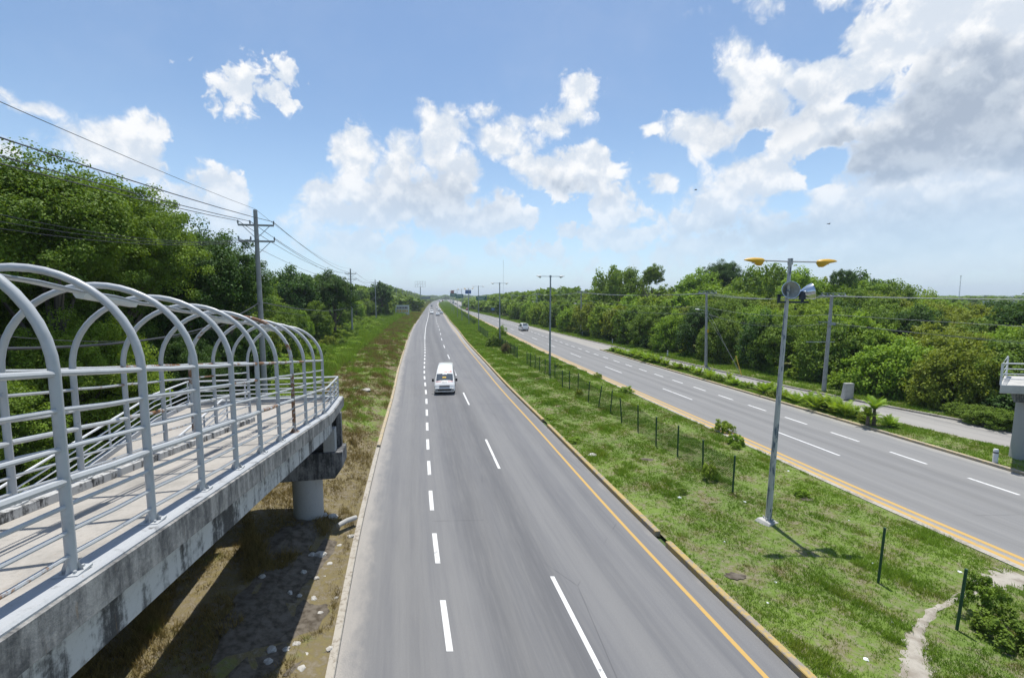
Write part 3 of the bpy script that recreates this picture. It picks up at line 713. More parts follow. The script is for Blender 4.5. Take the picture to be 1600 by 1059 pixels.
lamps = [((859, 585), 431), ((781, 541), 442), ((748, 516), 447)]
lbl = ['tall grey street lamp with two white heads beside the green fence', 'grey street lamp with white heads behind the bushy median shrub', 'grey twin street lamp just right of the small fence stretch']
for (b, ty), l in zip(lamps, lbl):
    g_ = G(*b, .1); tp = P(b[0], ty, g_.y); lamp(g_, (g_.x, g_.y, tp.z), l, 'galvanised', 'lamp_white', arm=1.05, hl=.62, r0=.12, r1=.075)
for i, (px, Y, hd) in enumerate(((732.5, 150, 'lamp_yellow'), (721.5, 172, 'lamp_yellow'), (714.5, 200, 'lamp_white'), (709, 240, 'lamp_white'), (706, 285, 'lamp_white'))):
    p = P(px, 470, Y); lamp((p.x, Y, .1), (p.x, Y, 11.6 + .1 * i), ['grey lamp post with yellow heads beyond the last median shrub', 'more distant grey lamp post with yellow heads', 'distant thin street lamp with white heads', 'far street lamp left of the green gantry sign', 'farthest street lamp on the median'][i], 'galvanised', hd, arm=1.1, hl=.6, r0=.11, r1=.07)

# ------------------------------------------------------------------ power poles and cables
def pole_thing(name, label, cat, base, hgt, group, mat='concrete_pole', r0=.16, r1=.1, lean=(0, 0)):
    t = thing(name, label, cat, base, 0, group)
    MB().tube([(lean[0] * k / 8, lean[1] * k / 8, hgt * k / 8) for k in range(9)], [r0 + (r1 - r0) * k / 8 for k in range(9)], 10).build('pole', mat, t, smooth=True)
    return t
AX = Vector((.979, .2, 0))
def crossarm(t, z, w_=2.1, ins=(-1., -.33, 1.), brace=True, x0=0):
    m = MB(); m.box((x0, 0, z), (w_, .11, .11), Euler((0, 0, .2))); a = m.build('crossarm', 'concrete_pole', t)
    for q in ins:
        b = MB(); b.tube([AX * (q * w_ / 2) + Vector((x0, 0, z + .05)), AX * (q * w_ / 2) + Vector((x0, 0, z + .16)), AX * (q * w_ / 2) + Vector((x0, 0, z + .3))], [.03, .055, .03], 8); b.build('insulator', 'insulator', a, smooth=True)
    if brace:
        for s_ in (-1, 1): MB().tube([AX * (s_ * .75 * w_ / 2) + Vector((x0, 0, z - .05)), Vector((x0, 0, z - .85))], .02, 6).build('brace', 'galvanised', t)
YS = [30, 93, 150, 205, 262, 320, 380, 440, 505]; PXS = [402, 549, 587, 606.7, 619.6, 629, 637, 642.4, 648]
LPO = []
top_z = P(399, 333, 30).z
for i, (Y, px) in enumerate(zip(YS, PXS)):
    x = P(px, 470, Y).x if i else P(413, 600, Y).x
    hgt = top_z - .2 if i == 0 else 14.0
    lb_ = ['tall concrete power pole with double crossarms behind the ramp hoops', 'second concrete power pole with double crossarms, at the verge edge',
           'concrete pole standing right of the second crossarm pole', 'concrete pole behind shrubs, just left of the painted board'][min(i, 3)] if i < 4 else 'distant concrete pole in the row along the left wood'
    t = pole_thing('power_pole', lb_, 'power pole', (x, Y, .4), hgt, 'concrete power poles along the left wood', lean=((P(399, 333, 30).x - x) if i == 0 else 0, 0), r0=.2, r1=.12)
    LPO.append((x, Y, hgt + .4, P(399, 333, 30).x if i == 0 else x))
    za = P(400, 352, 30).z - .4 if i == 0 else hgt - 1.0; zb = P(400, 377, 30).z - .4 if i == 0 else hgt - 2.1
    if i < 2 or i > 1:
        lx = (LPO[0][3] - x) if i == 0 else 0
        crossarm(t, za, x0=lx * .95); crossarm(t, zb, x0=lx * .9)
def sag(a, b, s_, n=14): a, b = Vector(a), Vector(b); return [a.lerp(b, k / n) - Vector((0, 0, s_ * 4 * (k / n) * (1 - k / n))) for k in range(n + 1)]
def cable(label, pts_list, sags, r, mat='wire', group='power cables along the left poles'):
    pts = []
    for i in range(len(pts_list) - 1): pts += sag(pts_list[i], pts_list[i + 1], sags)[(1 if i else 0):]
    tag(MB().tube(pts, r, 5, True).build('power_cable', mat), label, 'cable', group)
prev = (-16.3 + 14.6, -32)
def row(off, zoff, zprev): 
    L_ = [Vector((prev[0], prev[1], zprev)) + AX * off]
    for (x, y, z, xt) in LPO: L_.append(Vector((xt, y, z + zoff)) + AX * off)
    return L_
cable('thin topmost cable strung over the pole tips on the left', row(0, .05, 13.4), .9, .010)
for off, nm in ((-1.02, 'leftmost'), (-.33, 'middle'), (1.02, 'rightmost')):
    cable('dark %s cable on the upper crossarms of the left poles' % nm, row(off, -.72, 11.6), 1.0, .018)
for off, nm in ((-1.02, 'leftmost'), (1.02, 'rightmost')):
    cable('dark %s cable on the lower crossarms of the left poles' % nm, row(off, -1.8, 12.4)[1:], .9, .014)
p1 = LPO[0]
for k in range(3):
    a = P(378 + k * 14, 374, 30); b = P(-60, 322 + k * 13, 14)
    cable('branch cable %s running from the lower crossarm over the left treetops' % ['highest', 'in the middle', 'lowest'][k], [a, b], .5, .014, group='branch cables over the left trees')
cable('thick black telephone bundle strung low between the left poles', [P(-40, 545, 9), P(406, 472, 30), P(549.5, 478, 93)] + [(x, y, 9.0) for x, y, z, _ in LPO[2:]], .75, .035)
cable('thin dark telephone line just below the telephone bundle', [P(-40, 520, 12), P(404, 482, 30), P(549.5, 481, 93)] + [(x, y, 8.7) for x, y, z, _ in LPO[2:]], .95, .014)

RPL = [(1287, 612, 42.4, 1300), (1103, 573, 57.8, 1104), (908, 523, 107, 908), (839, 504, 159, 839), (800, 494, 205, 800)]
RTOP = []
for i, (px, py, Y, tx) in enumerate(RPL):
    b = G(px, py, .1); tp = P(tx, [461, 457, 456, 459, 461][i], b.y)
    t = pole_thing('utility_pole', ['leaning concrete utility pole beside the concrete stub, with a flat top frame', 'concrete utility pole with yellow band and one lamp arm near the guy wires', 'concrete utility pole with lamp arm in front of bright green bushes', 'thin utility pole with lamp arm past the light coloured van', 'farthest utility pole with lamp arm on the right side'][i],
                   'utility pole', b, tp.z - .1, 'concrete utility poles along the right wood', lean=(tp.x - b.x, 0), r0=.19, r1=.12)
    RTOP.append(Vector((tp.x, b.y, tp.z)))
    m = MB(); lx = tp.x - b.x; z = tp.z - .15
    m.box((lx + .1, 0, z), (2.2, .1, .09)); m.box((lx + .1, .0, z + .22), (2.2, .05, .05))
    for q in (-1, -.5, 0, .55, 1.1): m.box((lx + .1 + q, 0, z + .12), (.05, .05, .2))
    a = m.build('crossarm', 'galvanised', t)
    m = MB()
    for q in (-1., -.35, .35, 1.): m.tube([(lx + .1 + q, -.1, z + .02), (lx + .1 + q, -.42, z - .06)], [.06, .04], 8); m.tube([(lx + .1 + q, .1, z + .02), (lx + .1 + q, .42, z - .06)], [.06, .04], 8)
    m.build('insulator', 'insulator', a)
    if i >= 1:
        za = P(1083, 484, 57.8).z
        arm = MB(); arm.tube([(0, 0, za - .45), (-.7, -.15, za - .1), (-1.25, -.3, za)], .03, 6); ao = arm.build('lamp_arm', 'galvanised', t)
        m = MB(); head(m, (-1.2, -.3, za), (-1, -.25, 0), .62); m.build('lamp_head', 'lamp_white', ao, smooth=True)
    else:
        m = MB(); m.box((-.6, 0, P(1290, 535, 42.4).z), (2.6, .06, .06)); m.build('bracket', 'galvanised', t)
        m = MB(); m.box((lx * .6 + .1, -.2, P(1290, 507, 42.4).z), (.5, .3, .25)); m.box((lx * .6 - .6, -.1, P(1290, 504, 42.4).z), (.9, .06, .05)); m.build('junction_box', 'galvanised', t)
    if i == 1: MB().lathe([(.175, 4.3), (.175, 4.7)], 12).build('yellow_band', 'lamp_yellow', t)
PR = Vector((40.5, -12, 9.3))
for k, (dx, dz) in enumerate(((-1., 0), (-.35, 0), (.35, 0), (1., 0))):
    cable('pale overhead cable %s of four on the right pole frames' % ['first', 'second', 'third', 'fourth'][k], [PR + Vector((dx, 0, dz))] + [p + Vector((dx, 0, -.1)) for p in RTOP], .45, .016, 'wire_pale', 'overhead cables on the right side')
for k, (dz, s_) in enumerate(((-1.75, .5), (-2.5, .9), (-2.7, .5))):
    cable(['straight pale cable strung below the top frames on the right', 'sagging lower telephone cable on the right', 'lowest dark cable on the right poles'][k], [PR + Vector((0, 0, dz + .2))] + [p + Vector((-.1, 0, dz)) for p in RTOP], s_, .014, 'wire_pale' if k < 2 else 'wire', 'overhead cables on the right side')
t1 = RTOP[1]
for k in range(2):
    e = G(1157 + k * 3, 586, .1); tag(MB().tube([(t1.x, t1.y, 7.6 - k * .8), e], .012, 5).build('guy_wire', 'wire_pale'), ['thin steel guy wire nearest the yellow banded pole', 'second guy wire anchored behind the yellow guard'][k], 'guy wire', 'guy wires of the right pole')
tag(MB().tube([G(1159, 587, .1), G(1159, 587, .1) + Vector((-.75, 0, 2.2))], .05, 8).build('guy_guard', 'yellow_print'), 'yellow plastic guard on the slanting guy wire by the right wood', 'guy guard')
# ------------------------------------------------------------------ fence on the median
fp = [(720.8, 492.6), (742, 505.5), (760, 521), (773, 532), (786, 543)]
def fence(label, bases, spacing_tops, mesh=True, wr=.011):
    bs = [G(a, b, .1) for a, b in bases]
    t = thing('wire_fence', label, 'fence', bs[0], 0, 'green fence stretches on the median')
    for i, b in enumerate(bs):
        rr = random.Random(i * 3 + len(bs)); lean = Vector((rr.uniform(-.05, .05), rr.uniform(-.05, .05), 0)); 
        lean += Vector(spacing_tops.get(i, (0, 0, 0)))
        p = b - bs[0]; MB().tube([p + Vector((0, 0, -.1)), p + Vector((0, 0, 1.74)) + lean], .042, 8).build('fence_post', 'green_metal', t, smooth=True)
    if mesh:
        m = MB()
        for i in range(len(bs) - 1):
            a, c = bs[i] - bs[0], bs[i + 1] - bs[0]; L_ = (c - a).length; hh = 1.5; n = max(2, int((L_ + hh) / .11))
            for k in range(n):
                for s_ in (0, 1):
                    x0 = -hh + k * .11; x1 = x0 + hh; z0, z1 = 0, hh
                    if x0 < 0: z0 = -x0; x0 = 0
                    if x1 > L_: z1 -= x1 - L_; x1 = L_
                    if x1 <= x0: continue
                    if s_: x0, x1 = L_ - x0, L_ - x1
                    p0_, p1_ = a.lerp(c, x0 / L_) + Vector((0, 0, z0 + .04)), a.lerp(c, x1 / L_) + Vector((0, 0, z1 + .04))
                    u = Vector((0, 0, wr)); m.add([p0_ - u, p1_ - u, p1_ + u, p0_ + u], [(0, 1, 2, 3)])
        m.build('wire_mesh', 'green_metal', t)
    return t
fence('far stretch of green wire fence beyond the median shrubs', [(720.8, 490), (724, 493), (730, 498), (735, 502), (741, 507)], {}, True, .018)
fence('short green fence stretch between two street lamps', [(748, 517.5), (751, 520), (755, 523.5), (758, 526), (762.5, 529.5)], {}, True, .018)
fence('dense green fence stretch left of the gap, near the bushy shrub', [(780, 540), (785, 543.5), (790, 547), (793, 549.5), (798, 552.5), (803, 556), (808.5, 560)], {}, True, .022)
fence('long green wire fence of leaning posts on the grass median', [(823.6, 569), (829, 572.5), (836, 576), (843, 580), (851.7, 584), (867, 591), (878.7, 604.7), (890, 608), (903, 612), (919, 628.6), (935, 637), (953.5, 646), (971.6, 659.7), (997, 674), (1025, 697), (1058.6, 713), (1098, 741), (1144.5, 770.6)],
      {9: (.12, 0, 0), 10: (.22, 0, 0), 11: (.15, 0, 0), 12: (-.2, 0, 0), 6: (0, 0, -.1)})
for (px, py, tx, ty, l) in ((1372, 909, 1382.7, 824, 'lone dark green fence post standing in open grass'), (1494.7, 982, 1510, 888.5, 'green fence post beside the dirt path and weeds')):
    b = G(px, py, .1); tp = P(tx, ty, b.y)
    tag(MB().tube([b + Vector((0, 0, -.1)), tp], .036, 10).build('fence_post', 'green_metal', smooth=True), l, 'fence post')
# ------------------------------------------------------------------ vehicles
def body(stations, n_side=1):
    m = MB(); k = 0
    for (y, zb, zbelt, zt, hw, ht) in stations:
        ring = [(hw * .9, zb), (hw * .99, zb + .12), (hw, (zb + zbelt) / 2 + .05), (hw * .985, zbelt), (ht + .03, zt - .10), (ht - .05, zt - .03), (ht * .6, zt), (0, zt + .012)]
        ring = ring + [(-x, z) for x, z in reversed(ring[:-1])]; k = len(ring)
        m.v += [(x, y, z) for x, z in ring]
    for i in range(len(stations) - 1):
        for j in range(k): a = i * k + j; b = i * k + (j + 1) % k; m.f.append((a, b, b + k, a + k))
    m.f.append(tuple(range(k))); e = (len(stations) - 1) * k; m.f.append(tuple(e + j for j in reversed(range(k))))
    return m
def stat(st, y):
    for a, b in zip(st, st[1:]):
        if a[0] <= y <= b[0]: t = (y - a[0]) / (b[0] - a[0] or 1); return tuple(p + (q - p) * t for p, q in zip(a, b))
    return st[-1]
def topquad(m, st, y0, y1, f0=.88, f1=.88, n=4, off=.012):
    """glass lying on the sloping top surface between stations y0 and y1"""
    b = len(m.v)
    sl = (stat(st, y1)[3] - stat(st, y0)[3]); nn = Vector((0, -sl, y1 - y0)).normalized() * off
    if y1 < y0: nn = -nn
    for i in range(n + 1):
        y = y0 + (y1 - y0) * i / n; s_ = stat(st, y); wd = (s_[5] - .02) * (f0 + (f1 - f0) * i / n)
        for q in (-1, -.6, 0, .6, 1): m.v.append((wd * q, y + nn.y, s_[3] + nn.z + (-.028 if abs(q) == 1 else (0 if q else .012))))
    for i in range(n):
        for j in range(4): a = b + i * 5 + j; m.f.append((a, a + 1, a + 6, a + 5))
def sidequad(m, st, y0, y1, lo=.06, hi=.16, off=.012, slant=0.):
    for s_ in (-1, 1):
        b = len(m.v)
        for y in (y0, (y0 + y1) / 2, y1):
            t = stat(st, y); zb, zt = t[2] + lo, t[3] - hi
            if zt < zb + .02: zt = zb + .02
            f = lambda z: t[4] * .985 + (t[5] + .03 - t[4] * .985) * (z - t[2]) / max(.05, (t[3] - .1 - t[2]))
            m.v += [(s_ * (f(zb) + off), y, zb), (s_ * (f(zt) + off), y + (slant if y == y0 else 0), zt)]
        m.f += [(b, b + 2, b + 3, b + 1), (b + 2, b + 4, b + 5, b + 3)]
def wheels(t, L, hw, r, yf, yb):
    for y in (yf, yb):
        for s_ in (-1, 1):
            T = Matrix.Translation((s_ * (hw - .11), y, r)) @ Matrix.Rotation(s_ * math.pi / 2, 4, 'Y')
            w_ = MB().lathe([(r * .62, -.1), (r * .95, -.1), (r, -.06), (r, .08), (r * .94, .115), (r * .62, .10)], 20, T).build('tyre', 'rubber', t, smooth=True)
            MB().lathe([(r * .62, -.05), (r * .6, .09), (r * .35, .07), (.0, .085)], 14, T).build('rim', 'chrome', w_, smooth=True)
def vehicle(kind, label, cat, px, Y, away, paint, group=None, lane=None):
    x = P(px, 480, Y).x; dx = (AR(Y + 2) - AR(Y - 2)) / 4
    rz = math.atan2(-dx, 1) + (math.pi if away else 0)
    t = thing(kind, label, cat, (x, Y, 0), rz, group)
    if kind == 'suv': st = [(0, .35, .55, .72, .80, .70), (.08, .30, .75, .98, .88, .76), (.95, .28, 1.0, 1.12, .92, .76), (1.75, .28, 1.0, 1.68, .92, .68), (2.3, .28, 1.0, 1.74, .92, .68), (4.0, .3, 1.02, 1.70, .92, .67), (4.45, .32, 1.02, 1.1, .9, .76), (4.55, .4, .8, .95, .84, .74)]; wf = (.85, .9, 3.65, .34); ws = (1.0, 1.72); sw = ((1.5, 2.5), (2.6, 3.4), (3.5, 3.95)); rw = (4.42, 4.05)
    elif kind == 'car': st = [(0, .3, .45, .58, .76, .66), (.08, .24, .6, .74, .84, .72), (1.1, .2, .82, .95, .87, .72), (1.9, .2, .88, 1.42, .87, .58), (2.9, .2, .88, 1.42, .87, .58), (3.65, .22, .88, 1.02, .87, .66), (4.3, .24, .8, .96, .85, .7), (4.4, .34, .6, .8, .8, .68)]; wf = (.85, .8, 3.5, .31); ws = (1.15, 1.85); sw = ((1.7, 2.35), (2.42, 3.1)); rw = (3.6, 2.98)
    else: st = [(0, .35, .5, .70, .82, .70), (.07, .28, .62, .92, .92, .80), (.75, .25, 1.0, 1.16, .95, .80), (1.5, .25, 1.05, 1.86, .95, .74), (2.1, .25, 1.06, 1.98, .95, .73), (4.6, .27, 1.06, 1.97, .95, .72), (4.95, .3, 1.06, 1.5, .94, .80), (5.05, .32, 1.0, 1.12, .93, .84), (5.12, .4, .8, .95, .86, .8)]; wf = (.9, .95, 4.1, .34); ws = (.82, 1.45); sw = ((1.3, 2.1), (2.2, 3.2), (3.3, 4.5)); rw = (4.97, 4.62)
    st2 = [(a, b, c, d, e, f) for a, b, c, d, e, f in st]
    b = body(st2).build('body', paint, t, smooth=True)
    m = MB(); topquad(m, st2, *ws); m.build('windscreen', 'glass_dark', t)
    m = MB(); topquad(m, st2, *rw, off=.016); m.build('rear_window', 'glass_dark', t)
    m = MB()
    for a, c in sw: sidequad(m, st2, a, c)
    m.build('side_window', 'glass_dark', t)
    hw = st[3][4]; L = st[-1][0]
    wheels(t, L, hw, wf[3], wf[1], wf[2])
    for s_ in (-1, 1):
        MB().box((s_ * (hw - .24), .03, .66 if kind != 'car' else .56), (.34, .12, .14)).build('headlight', 'lens', t, bevel=.02)
        MB().box((s_ * (hw - .08), L - .06, .88 if kind != 'car' else .7), (.14, .16, .42 if kind != 'car' else .2)).build('tail_light', 'tail_red', t, bevel=.02)
        MB().box((s_ * (hw + .1), ws[0] + .35, 1.02 if kind == 'car' else 1.15), (.2, .1, .15)).build('mirror', 'plastic_black', t, bevel=.02)
    MB().box((0, .02, .50), (1.0, .1, .16)).build('grille', 'plastic_black', t)
    MB().box((0, L - .02, .42), (1.5, .12, .2)).build('bumper', 'plastic_grey' if kind != 'car' else paint, t, bevel=.02)
    MB().box((0, L + .01, .84 if kind != 'car' else .72), (.38, .04, .14)).build('number_plate', 'white_print', t)
    return t

def big_van():
    Y = 41.0; x = P(694.5, 600, Y).x
    t = thing('passenger_van', 'white high roof passenger van with red lettering driving towards the camera', 'van', (x, Y, 0), RZ * .55)
    st = [(-.02, .36, .46, .60, .80, .70), (.03, .26, .5, .80, .90, .80), (.16, .24, .62, 1.02, .93, .85), (.50, .24, .96, 1.24, .94, .83), (1.02, .24, 1.08, 1.80, .94, .76), (1.35, .24, 1.1, 2.06, .94, .71), (1.9, .24, 1.1, 2.26, .94, .67), (3.2, .24, 1.1, 2.30, .94, .67), (4.9, .26, 1.1, 2.27, .94, .67), (5.25, .28, 1.1, 2.1, .93, .68), (5.38, .32, 1.05, 1.3, .92, .78)]
    body(st).build('body', 'paint_white', t, smooth=True)
    ws = MB(); topquad(ws, st, .54, .99, .95, .97, off=.014); w_ = ws.build('windscreen', 'glass_dark', t)
    m = MB(); topquad(m, st, .92, .985, .42, .42, 1, off=.022); m.build('sun_strip', 'white_print', w_)
    m = MB(); n0 = stat(st, .70)
    m.box((-.03, .67, n0[3] + .03), (.34, .03, .15), Euler((-.75, 0, 0))); m.build('route_card', 'yellow_print', w_)
    m = MB(); m.tube([(-.6, .52, 1.18), (.05, .60, 1.27)], .012, 5); m.tube([(.05, .52, 1.18), (.62, .60, 1.27)], .012, 5); m.build('wiper', 'plastic_black', w_)
    m = MB(); topquad(m, st, 5.36, 5.27, .8, .8); m.build('rear_window', 'glass_dark', t)
    m = MB()
    for a, c in ((.9, 1.75), (1.9, 3.0), (3.08, 4.1), (4.2, 5.1)): sidequad(m, st, a, c, hi=.30 if a > 1 else .3, slant=.28 if a < 1 else 0)
    m.build('side_window', 'glass_dark', t)
    wheels(t, 5.4, .94, .34, .98, 4.1)
    # face of the van
    g_ = MB(); g_.box((0, .02, .80), (.92, .08, .13)); gr = g_.build('grille', 'plastic_black', t, bevel=.02)
    g_ = MB(); g_.box((0, -.03, .80), (.9, .03, .025)); g_.box((0, -.02, .86), (.95, .03, .02)); g_.build('grille_bar', 'chrome', gr)
    for s_ in (-1, 1):
        h = MB(); h.add([(s_ * .48, -.0, .74), (s_ * .87, .07, .74), (s_ * .90, .17, .93), (s_ * .50, .10, .90), (s_ * .48, .2, .74), (s_ * .87, .3, .74), (s_ * .90, .3, .93), (s_ * .50, .3, .90)], [(0, 1, 2, 3), (0, 4, 5, 1), (1, 5, 6, 2), (2, 6, 7, 3), (3, 7, 4, 0)])
        h.build('headlight', 'lens', t)
        MB().box((s_ * .76, -.01, .42), (.12, .06, .10)).build('fog_lamp', 'plastic_black', t, bevel=.02)
        a = MB(); a.tube([(s_ * .93, .85, 1.13), (s_ * 1.02, .78, 1.17)], .02, 6); a.box((s_ * 1.07, .78, 1.22), (.17, .1, .26)); a.build('mirror', 'plastic_black', t, bevel=.02)
        MB().box((s_ * .82, 5.34, .95), (.12, .1, .5)).build('tail_light', 'tail_red', t, bevel=.02)
    MB().box((0, -.03, .60), (1.78, .12, .10), taper=.97).build('bumper', 'paint_white', t, bevel=.03)
    MB().box((0, -.05, .47), (1.25, .08, .15)).build('air_intake', 'plastic_black', t, bevel=.02)
    MB().box((0, -.06, .335), (.36, .03, .11)).build('number_plate', 'white_print', t)
    m = MB()
    rr = random.Random(4)
    for k in range(9):                                                # red marks above the windscreen
        x0 = -.02 + k * .075; y = 1.2; s_ = stat(st, y)
        m.box((x0, y - .03, s_[3] + .012), (.045, .17, .02), Euler((.72, 0, 0)))
        m.box((x0 + .02, y - .03 + (.05 if k % 2 else -.05), s_[3] + (.055 if k % 2 else -.03)), (.06, .035, .02), Euler((.72, 0, 0)))
    for s_ in (-1, 1):
        for k in range(6): yy = .36; m.box((s_ * (.32 + k * .085), yy, stat(st, yy)[3] + .012), (.05, .10, .012), Euler((.35, 0, 0)))
    m.build('red_lettering', 'red_print', t)
    MB().box((0, .3, stat(st, .3)[3] + .01), (.42, .16, .012), Euler((.45, 0, 0))).build('bonnet_emblem', 'insulator', t)
    m = MB()
    for y0 in (1.83, 3.05, 4.15):
        for s_ in (-1, 1): m.box((s_ * .947, y0, .95), (.01, .018, 1.1))
    m.build('door_seam', 'plastic_grey', t)
    MB().box((0, .50, stat(st, .50)[3] + .008), (1.5, .05, .02)).build('cowl', 'plastic_black', t)
    return t
big_van()
vehicle('minivan', 'silver white minivan seen from behind on the right carriageway', 'van', 815, 124, True, 'paint_white')
vehicle('suv', 'white off-road car leading the column in the middle lane', 'car', 683.7, 217, False, 'paint_white', 'oncoming traffic')
vehicle('minivan', 'glaring white van oncoming in the left lane', 'van', 674.4, 238, False, 'paint_white', 'oncoming traffic')
vehicle('car', 'grey white saloon just right of the leading off-road car', 'car', 689.6, 240, False, 'paint_silver', 'oncoming traffic')
vehicle('suv', 'white car second in the column of oncoming cars', 'car', 686.2, 290, False, 'paint_white', 'oncoming traffic')
vehicle('car', 'white car last in the oncoming column', 'car', 683.2, 350, False, 'paint_white', 'oncoming traffic')
vehicle('car', 'dark car oncoming alone in the left lane', 'car', 674.2, 420, False, 'paint_dark', 'oncoming traffic')
vehicle('car', 'small dark car far off at the bend', 'car', 689, 690, False, 'paint_dark', 'oncoming traffic')
vehicle('suv', 'red car driving away beside the tall sign post', 'car', 730, 305, True, 'paint_red', 'traffic driving away')
vehicle('car', 'silver car driving away beyond the red car', 'car', 718, 420, True, 'paint_silver', 'traffic driving away')
vehicle('suv', 'dark car driving away far off under the green gantry sign', 'car', 712, 560, True, 'paint_dark', 'traffic driving away')
def truck(label, px, Y, s_, mat, away):
    x = P(px, 470, Y).x; t = thing('box_truck', label, 'truck', (x, Y, 0), .15, 'distant trucks')
    MB().box((0, 1.1, 1.75), (2.3, 2.0, 2.3)).build('cab', mat, t, bevel=.15); MB().box((0, 6.2, 2.5 * s_), (2.5, 7.8, 3.1 * s_)).build('cargo_box', 'paint_white', t, bevel=.03)
    MB().box((0, .08, 2.05), (1.9, .08, .8)).build('windscreen', 'glass_dark', t); MB().box((0, .08, .8), (2.2, .1, .4)).build('bumper', 'plastic_grey', t)
    wheels(t, 10, 1.2, .5, 1.3, 8.2)
truck('white box truck far off at the bend of the left carriageway', 686.8, 760, 1., 'paint_white', False)
truck('white and red truck behind the first truck at the bend', 691.5, 860, 1.1, 'paint_red', False)
truck('white truck driving away far off on the right carriageway', 708.5, 600, 1., 'paint_white', True)

# ------------------------------------------------------------------ signs, boards, masts
def rows(mb, w_, h_, n, y, seed, z, lh):
    rr = random.Random(seed); x = -w_ / 2; cw = w_ / n
    for k in range(n):
        mb.box((x + cw * .5, y, z), (cw * rr.uniform(.55, .8), .02, lh * rr.uniform(.8, 1)));
        x += cw
def board(label, cat, px, py, Y, w_, h_, z, mat, posts, legh, marks=(), rz=0., name='road_sign', postmat='galvanised', group=None, pr=.09):
    p = P(px, py, Y); t = thing(name, label, cat, (p.x, Y, 0), rz, group)
    b = MB().box((0, 0, z), (w_, .1, h_)).build('panel', mat, t)
    for i, (mt, n, dz, lh, ww, seed) in enumerate(marks):
        m = MB(); rows(m, ww, h_, n, -.065, seed, z + dz, lh); m.build('lettering', mt, b)
    for x in posts: MB().tube([(x, .12, 0), (x, .12, legh)], pr, 8).build('post', postmat, t)
    return t
board('white painted board with purple and yellow lettering at the verge', 'billboard', 628.5, 485, 205, 6.2, 4.3, 3.1, 'board_white', (-2.6, 2.6), 1.1, (('purple_print', 7, .95, 1.1, 4.9, 3), ('yellow_print', 7, -.45, 1.15, 5.2, 5), ('plastic_grey', 2, -1.5, .3, 1., 6)), name='billboard')
board('grey back of a road sign on one post, right of the painted board', 'road sign', 653.8, 480, 300, 3.4, 2.4, 3.3, 'galvanised', (1.6,), 6.5, name='road_sign')
board('wide grey back of a gantry sign over the left verge', 'road sign', 665.5, 466, 420, 8., 2.4, 8.0, 'galvanised', (-4.2, 4.2), 8.6, name='road_sign')
t = thing('steel_billboard', 'empty steel billboard frame rising above the trees on the left', 'billboard frame', (P(657, 470, 360).x, 360, 0))
m = MB()
for k in range(5): m.tube([(-4 + k * 2, 0, 16.5), (-4 + k * 2, 0, 21)], .08, 5)
for z in (16.5, 18.7, 20.8): m.tube([(-4, 0, z), (4, 0, z)], .06, 5)
for k in range(4): m.tube([(-4 + k * 2, 0, 16.5), (-2 + k * 2, 0, 20.8)], .04, 5)
m.build('frame', 'galvanised', t); MB().tube([(0, .3, 0), (0, .3, 16.6)], .3, 8).build('post', 'galvanised', t)
board('green direction sign with white lettering on a gantry arm over the right carriageway', 'road sign', 751.7, 466, 288, 6.3, 2.4, 8.0, 'sign_green', (), 0, (('white_print', 9, .5, .55, 4.6, 1), ('white_print', 7, -.5, .5, 3.4, 2)))
t = thing('sign_gantry', 'grey steel post and arm carrying the green direction sign', 'gantry', (P(760, 470, 289).x, 289.2, 0)); MB().tube([(0, 0, 0), (0, 0, 10)], .35, 8).build('post', 'galvanised', t); MB().tube([(0, 0, 9.4), (-6.8, 0, 9.4)], .15, 6).build('arm', 'galvanised', t); MB().box((0, 0, .5), (1.4, 1.4, 1.)).build('footing', 'concrete_pale', t)
board('farther green gantry sign above the right carriageway, the right one', 'road sign', 717.5, 464, 470, 7.5, 4.2, 9.6, 'sign_green', (3.9,), 12, (('white_print', 6, .6, .6, 4.6, 8),), pr=.2)
board('farther green gantry sign above the right carriageway, the left one', 'road sign', 708.5, 461.5, 490, 6.5, 3.6, 11.0, 'sign_green', (-3.4,), 13, (('white_print', 5, .4, .6, 4, 9),), pr=.2)
board('blue billboard on a tall white post in front of the right trees', 'billboard', 731.5, 458.3, 190, 2.4, 1.5, 10.9, 'sign_blue', (0,), 10.4, (('white_print', 5, .2, .2, 1.5, 12),), name='billboard', postmat='tube_white')
board('reddish far billboard above the median', 'billboard', 706.8, 457.3, 520, 4, 3.4, 14.5, 'paint_red', (0,), 13.5, (('plastic_black', 3, .5, .8, 2.4, 12),), name='billboard')
board('small blue roadside sign in front of the right bushes', 'road sign', 770, 482.5, 215, 1.5, 1.3, 3.2, 'sign_blue', (0,), 2.6, (('white_print', 2, 0, .3, .7, 12),), pr=.04)
def mast(label, px, top, Y, w_):
    p = P(px, 460, Y); t = thing('antenna_mast', label, 'mast', (p.x, Y, 0)); hh = P(px, top, Y).z
    m = MB()
    for k in range(3): q = k * 2.094; m.tube([(w_ * math.cos(q), w_ * math.sin(q), 0), (w_ * .7 * math.cos(q), w_ * .7 * math.sin(q), hh)], w_ * .16, 4)
    n = int(hh / (w_ * 2.5))
    for i in range(n):
        for k in range(3): q, q2 = k * 2.094, (k + 1) * 2.094; z0, z1 = hh * i / n, hh * (i + 1) / n; m.tube([(w_ * .9 * math.cos(q), w_ * .9 * math.sin(q), z0), (w_ * .9 * math.cos(q2), w_ * .9 * math.sin(q2), z1)], w_ * .08, 3)
    m.build('lattice', 'galvanised', t); MB().lathe([(0, hh), (w_ * 1.6, hh + .2), (w_ * 1.6, hh + w_ * 2), (0, hh + w_ * 2.2)], 8).build('antenna', 'lamp_white', t)
mast('slender antenna mast far behind the middle street lamps', 786.5, 408, 900, .45)
mast('pale antenna mast on the horizon at the right', 1499, 432, 420, .4)
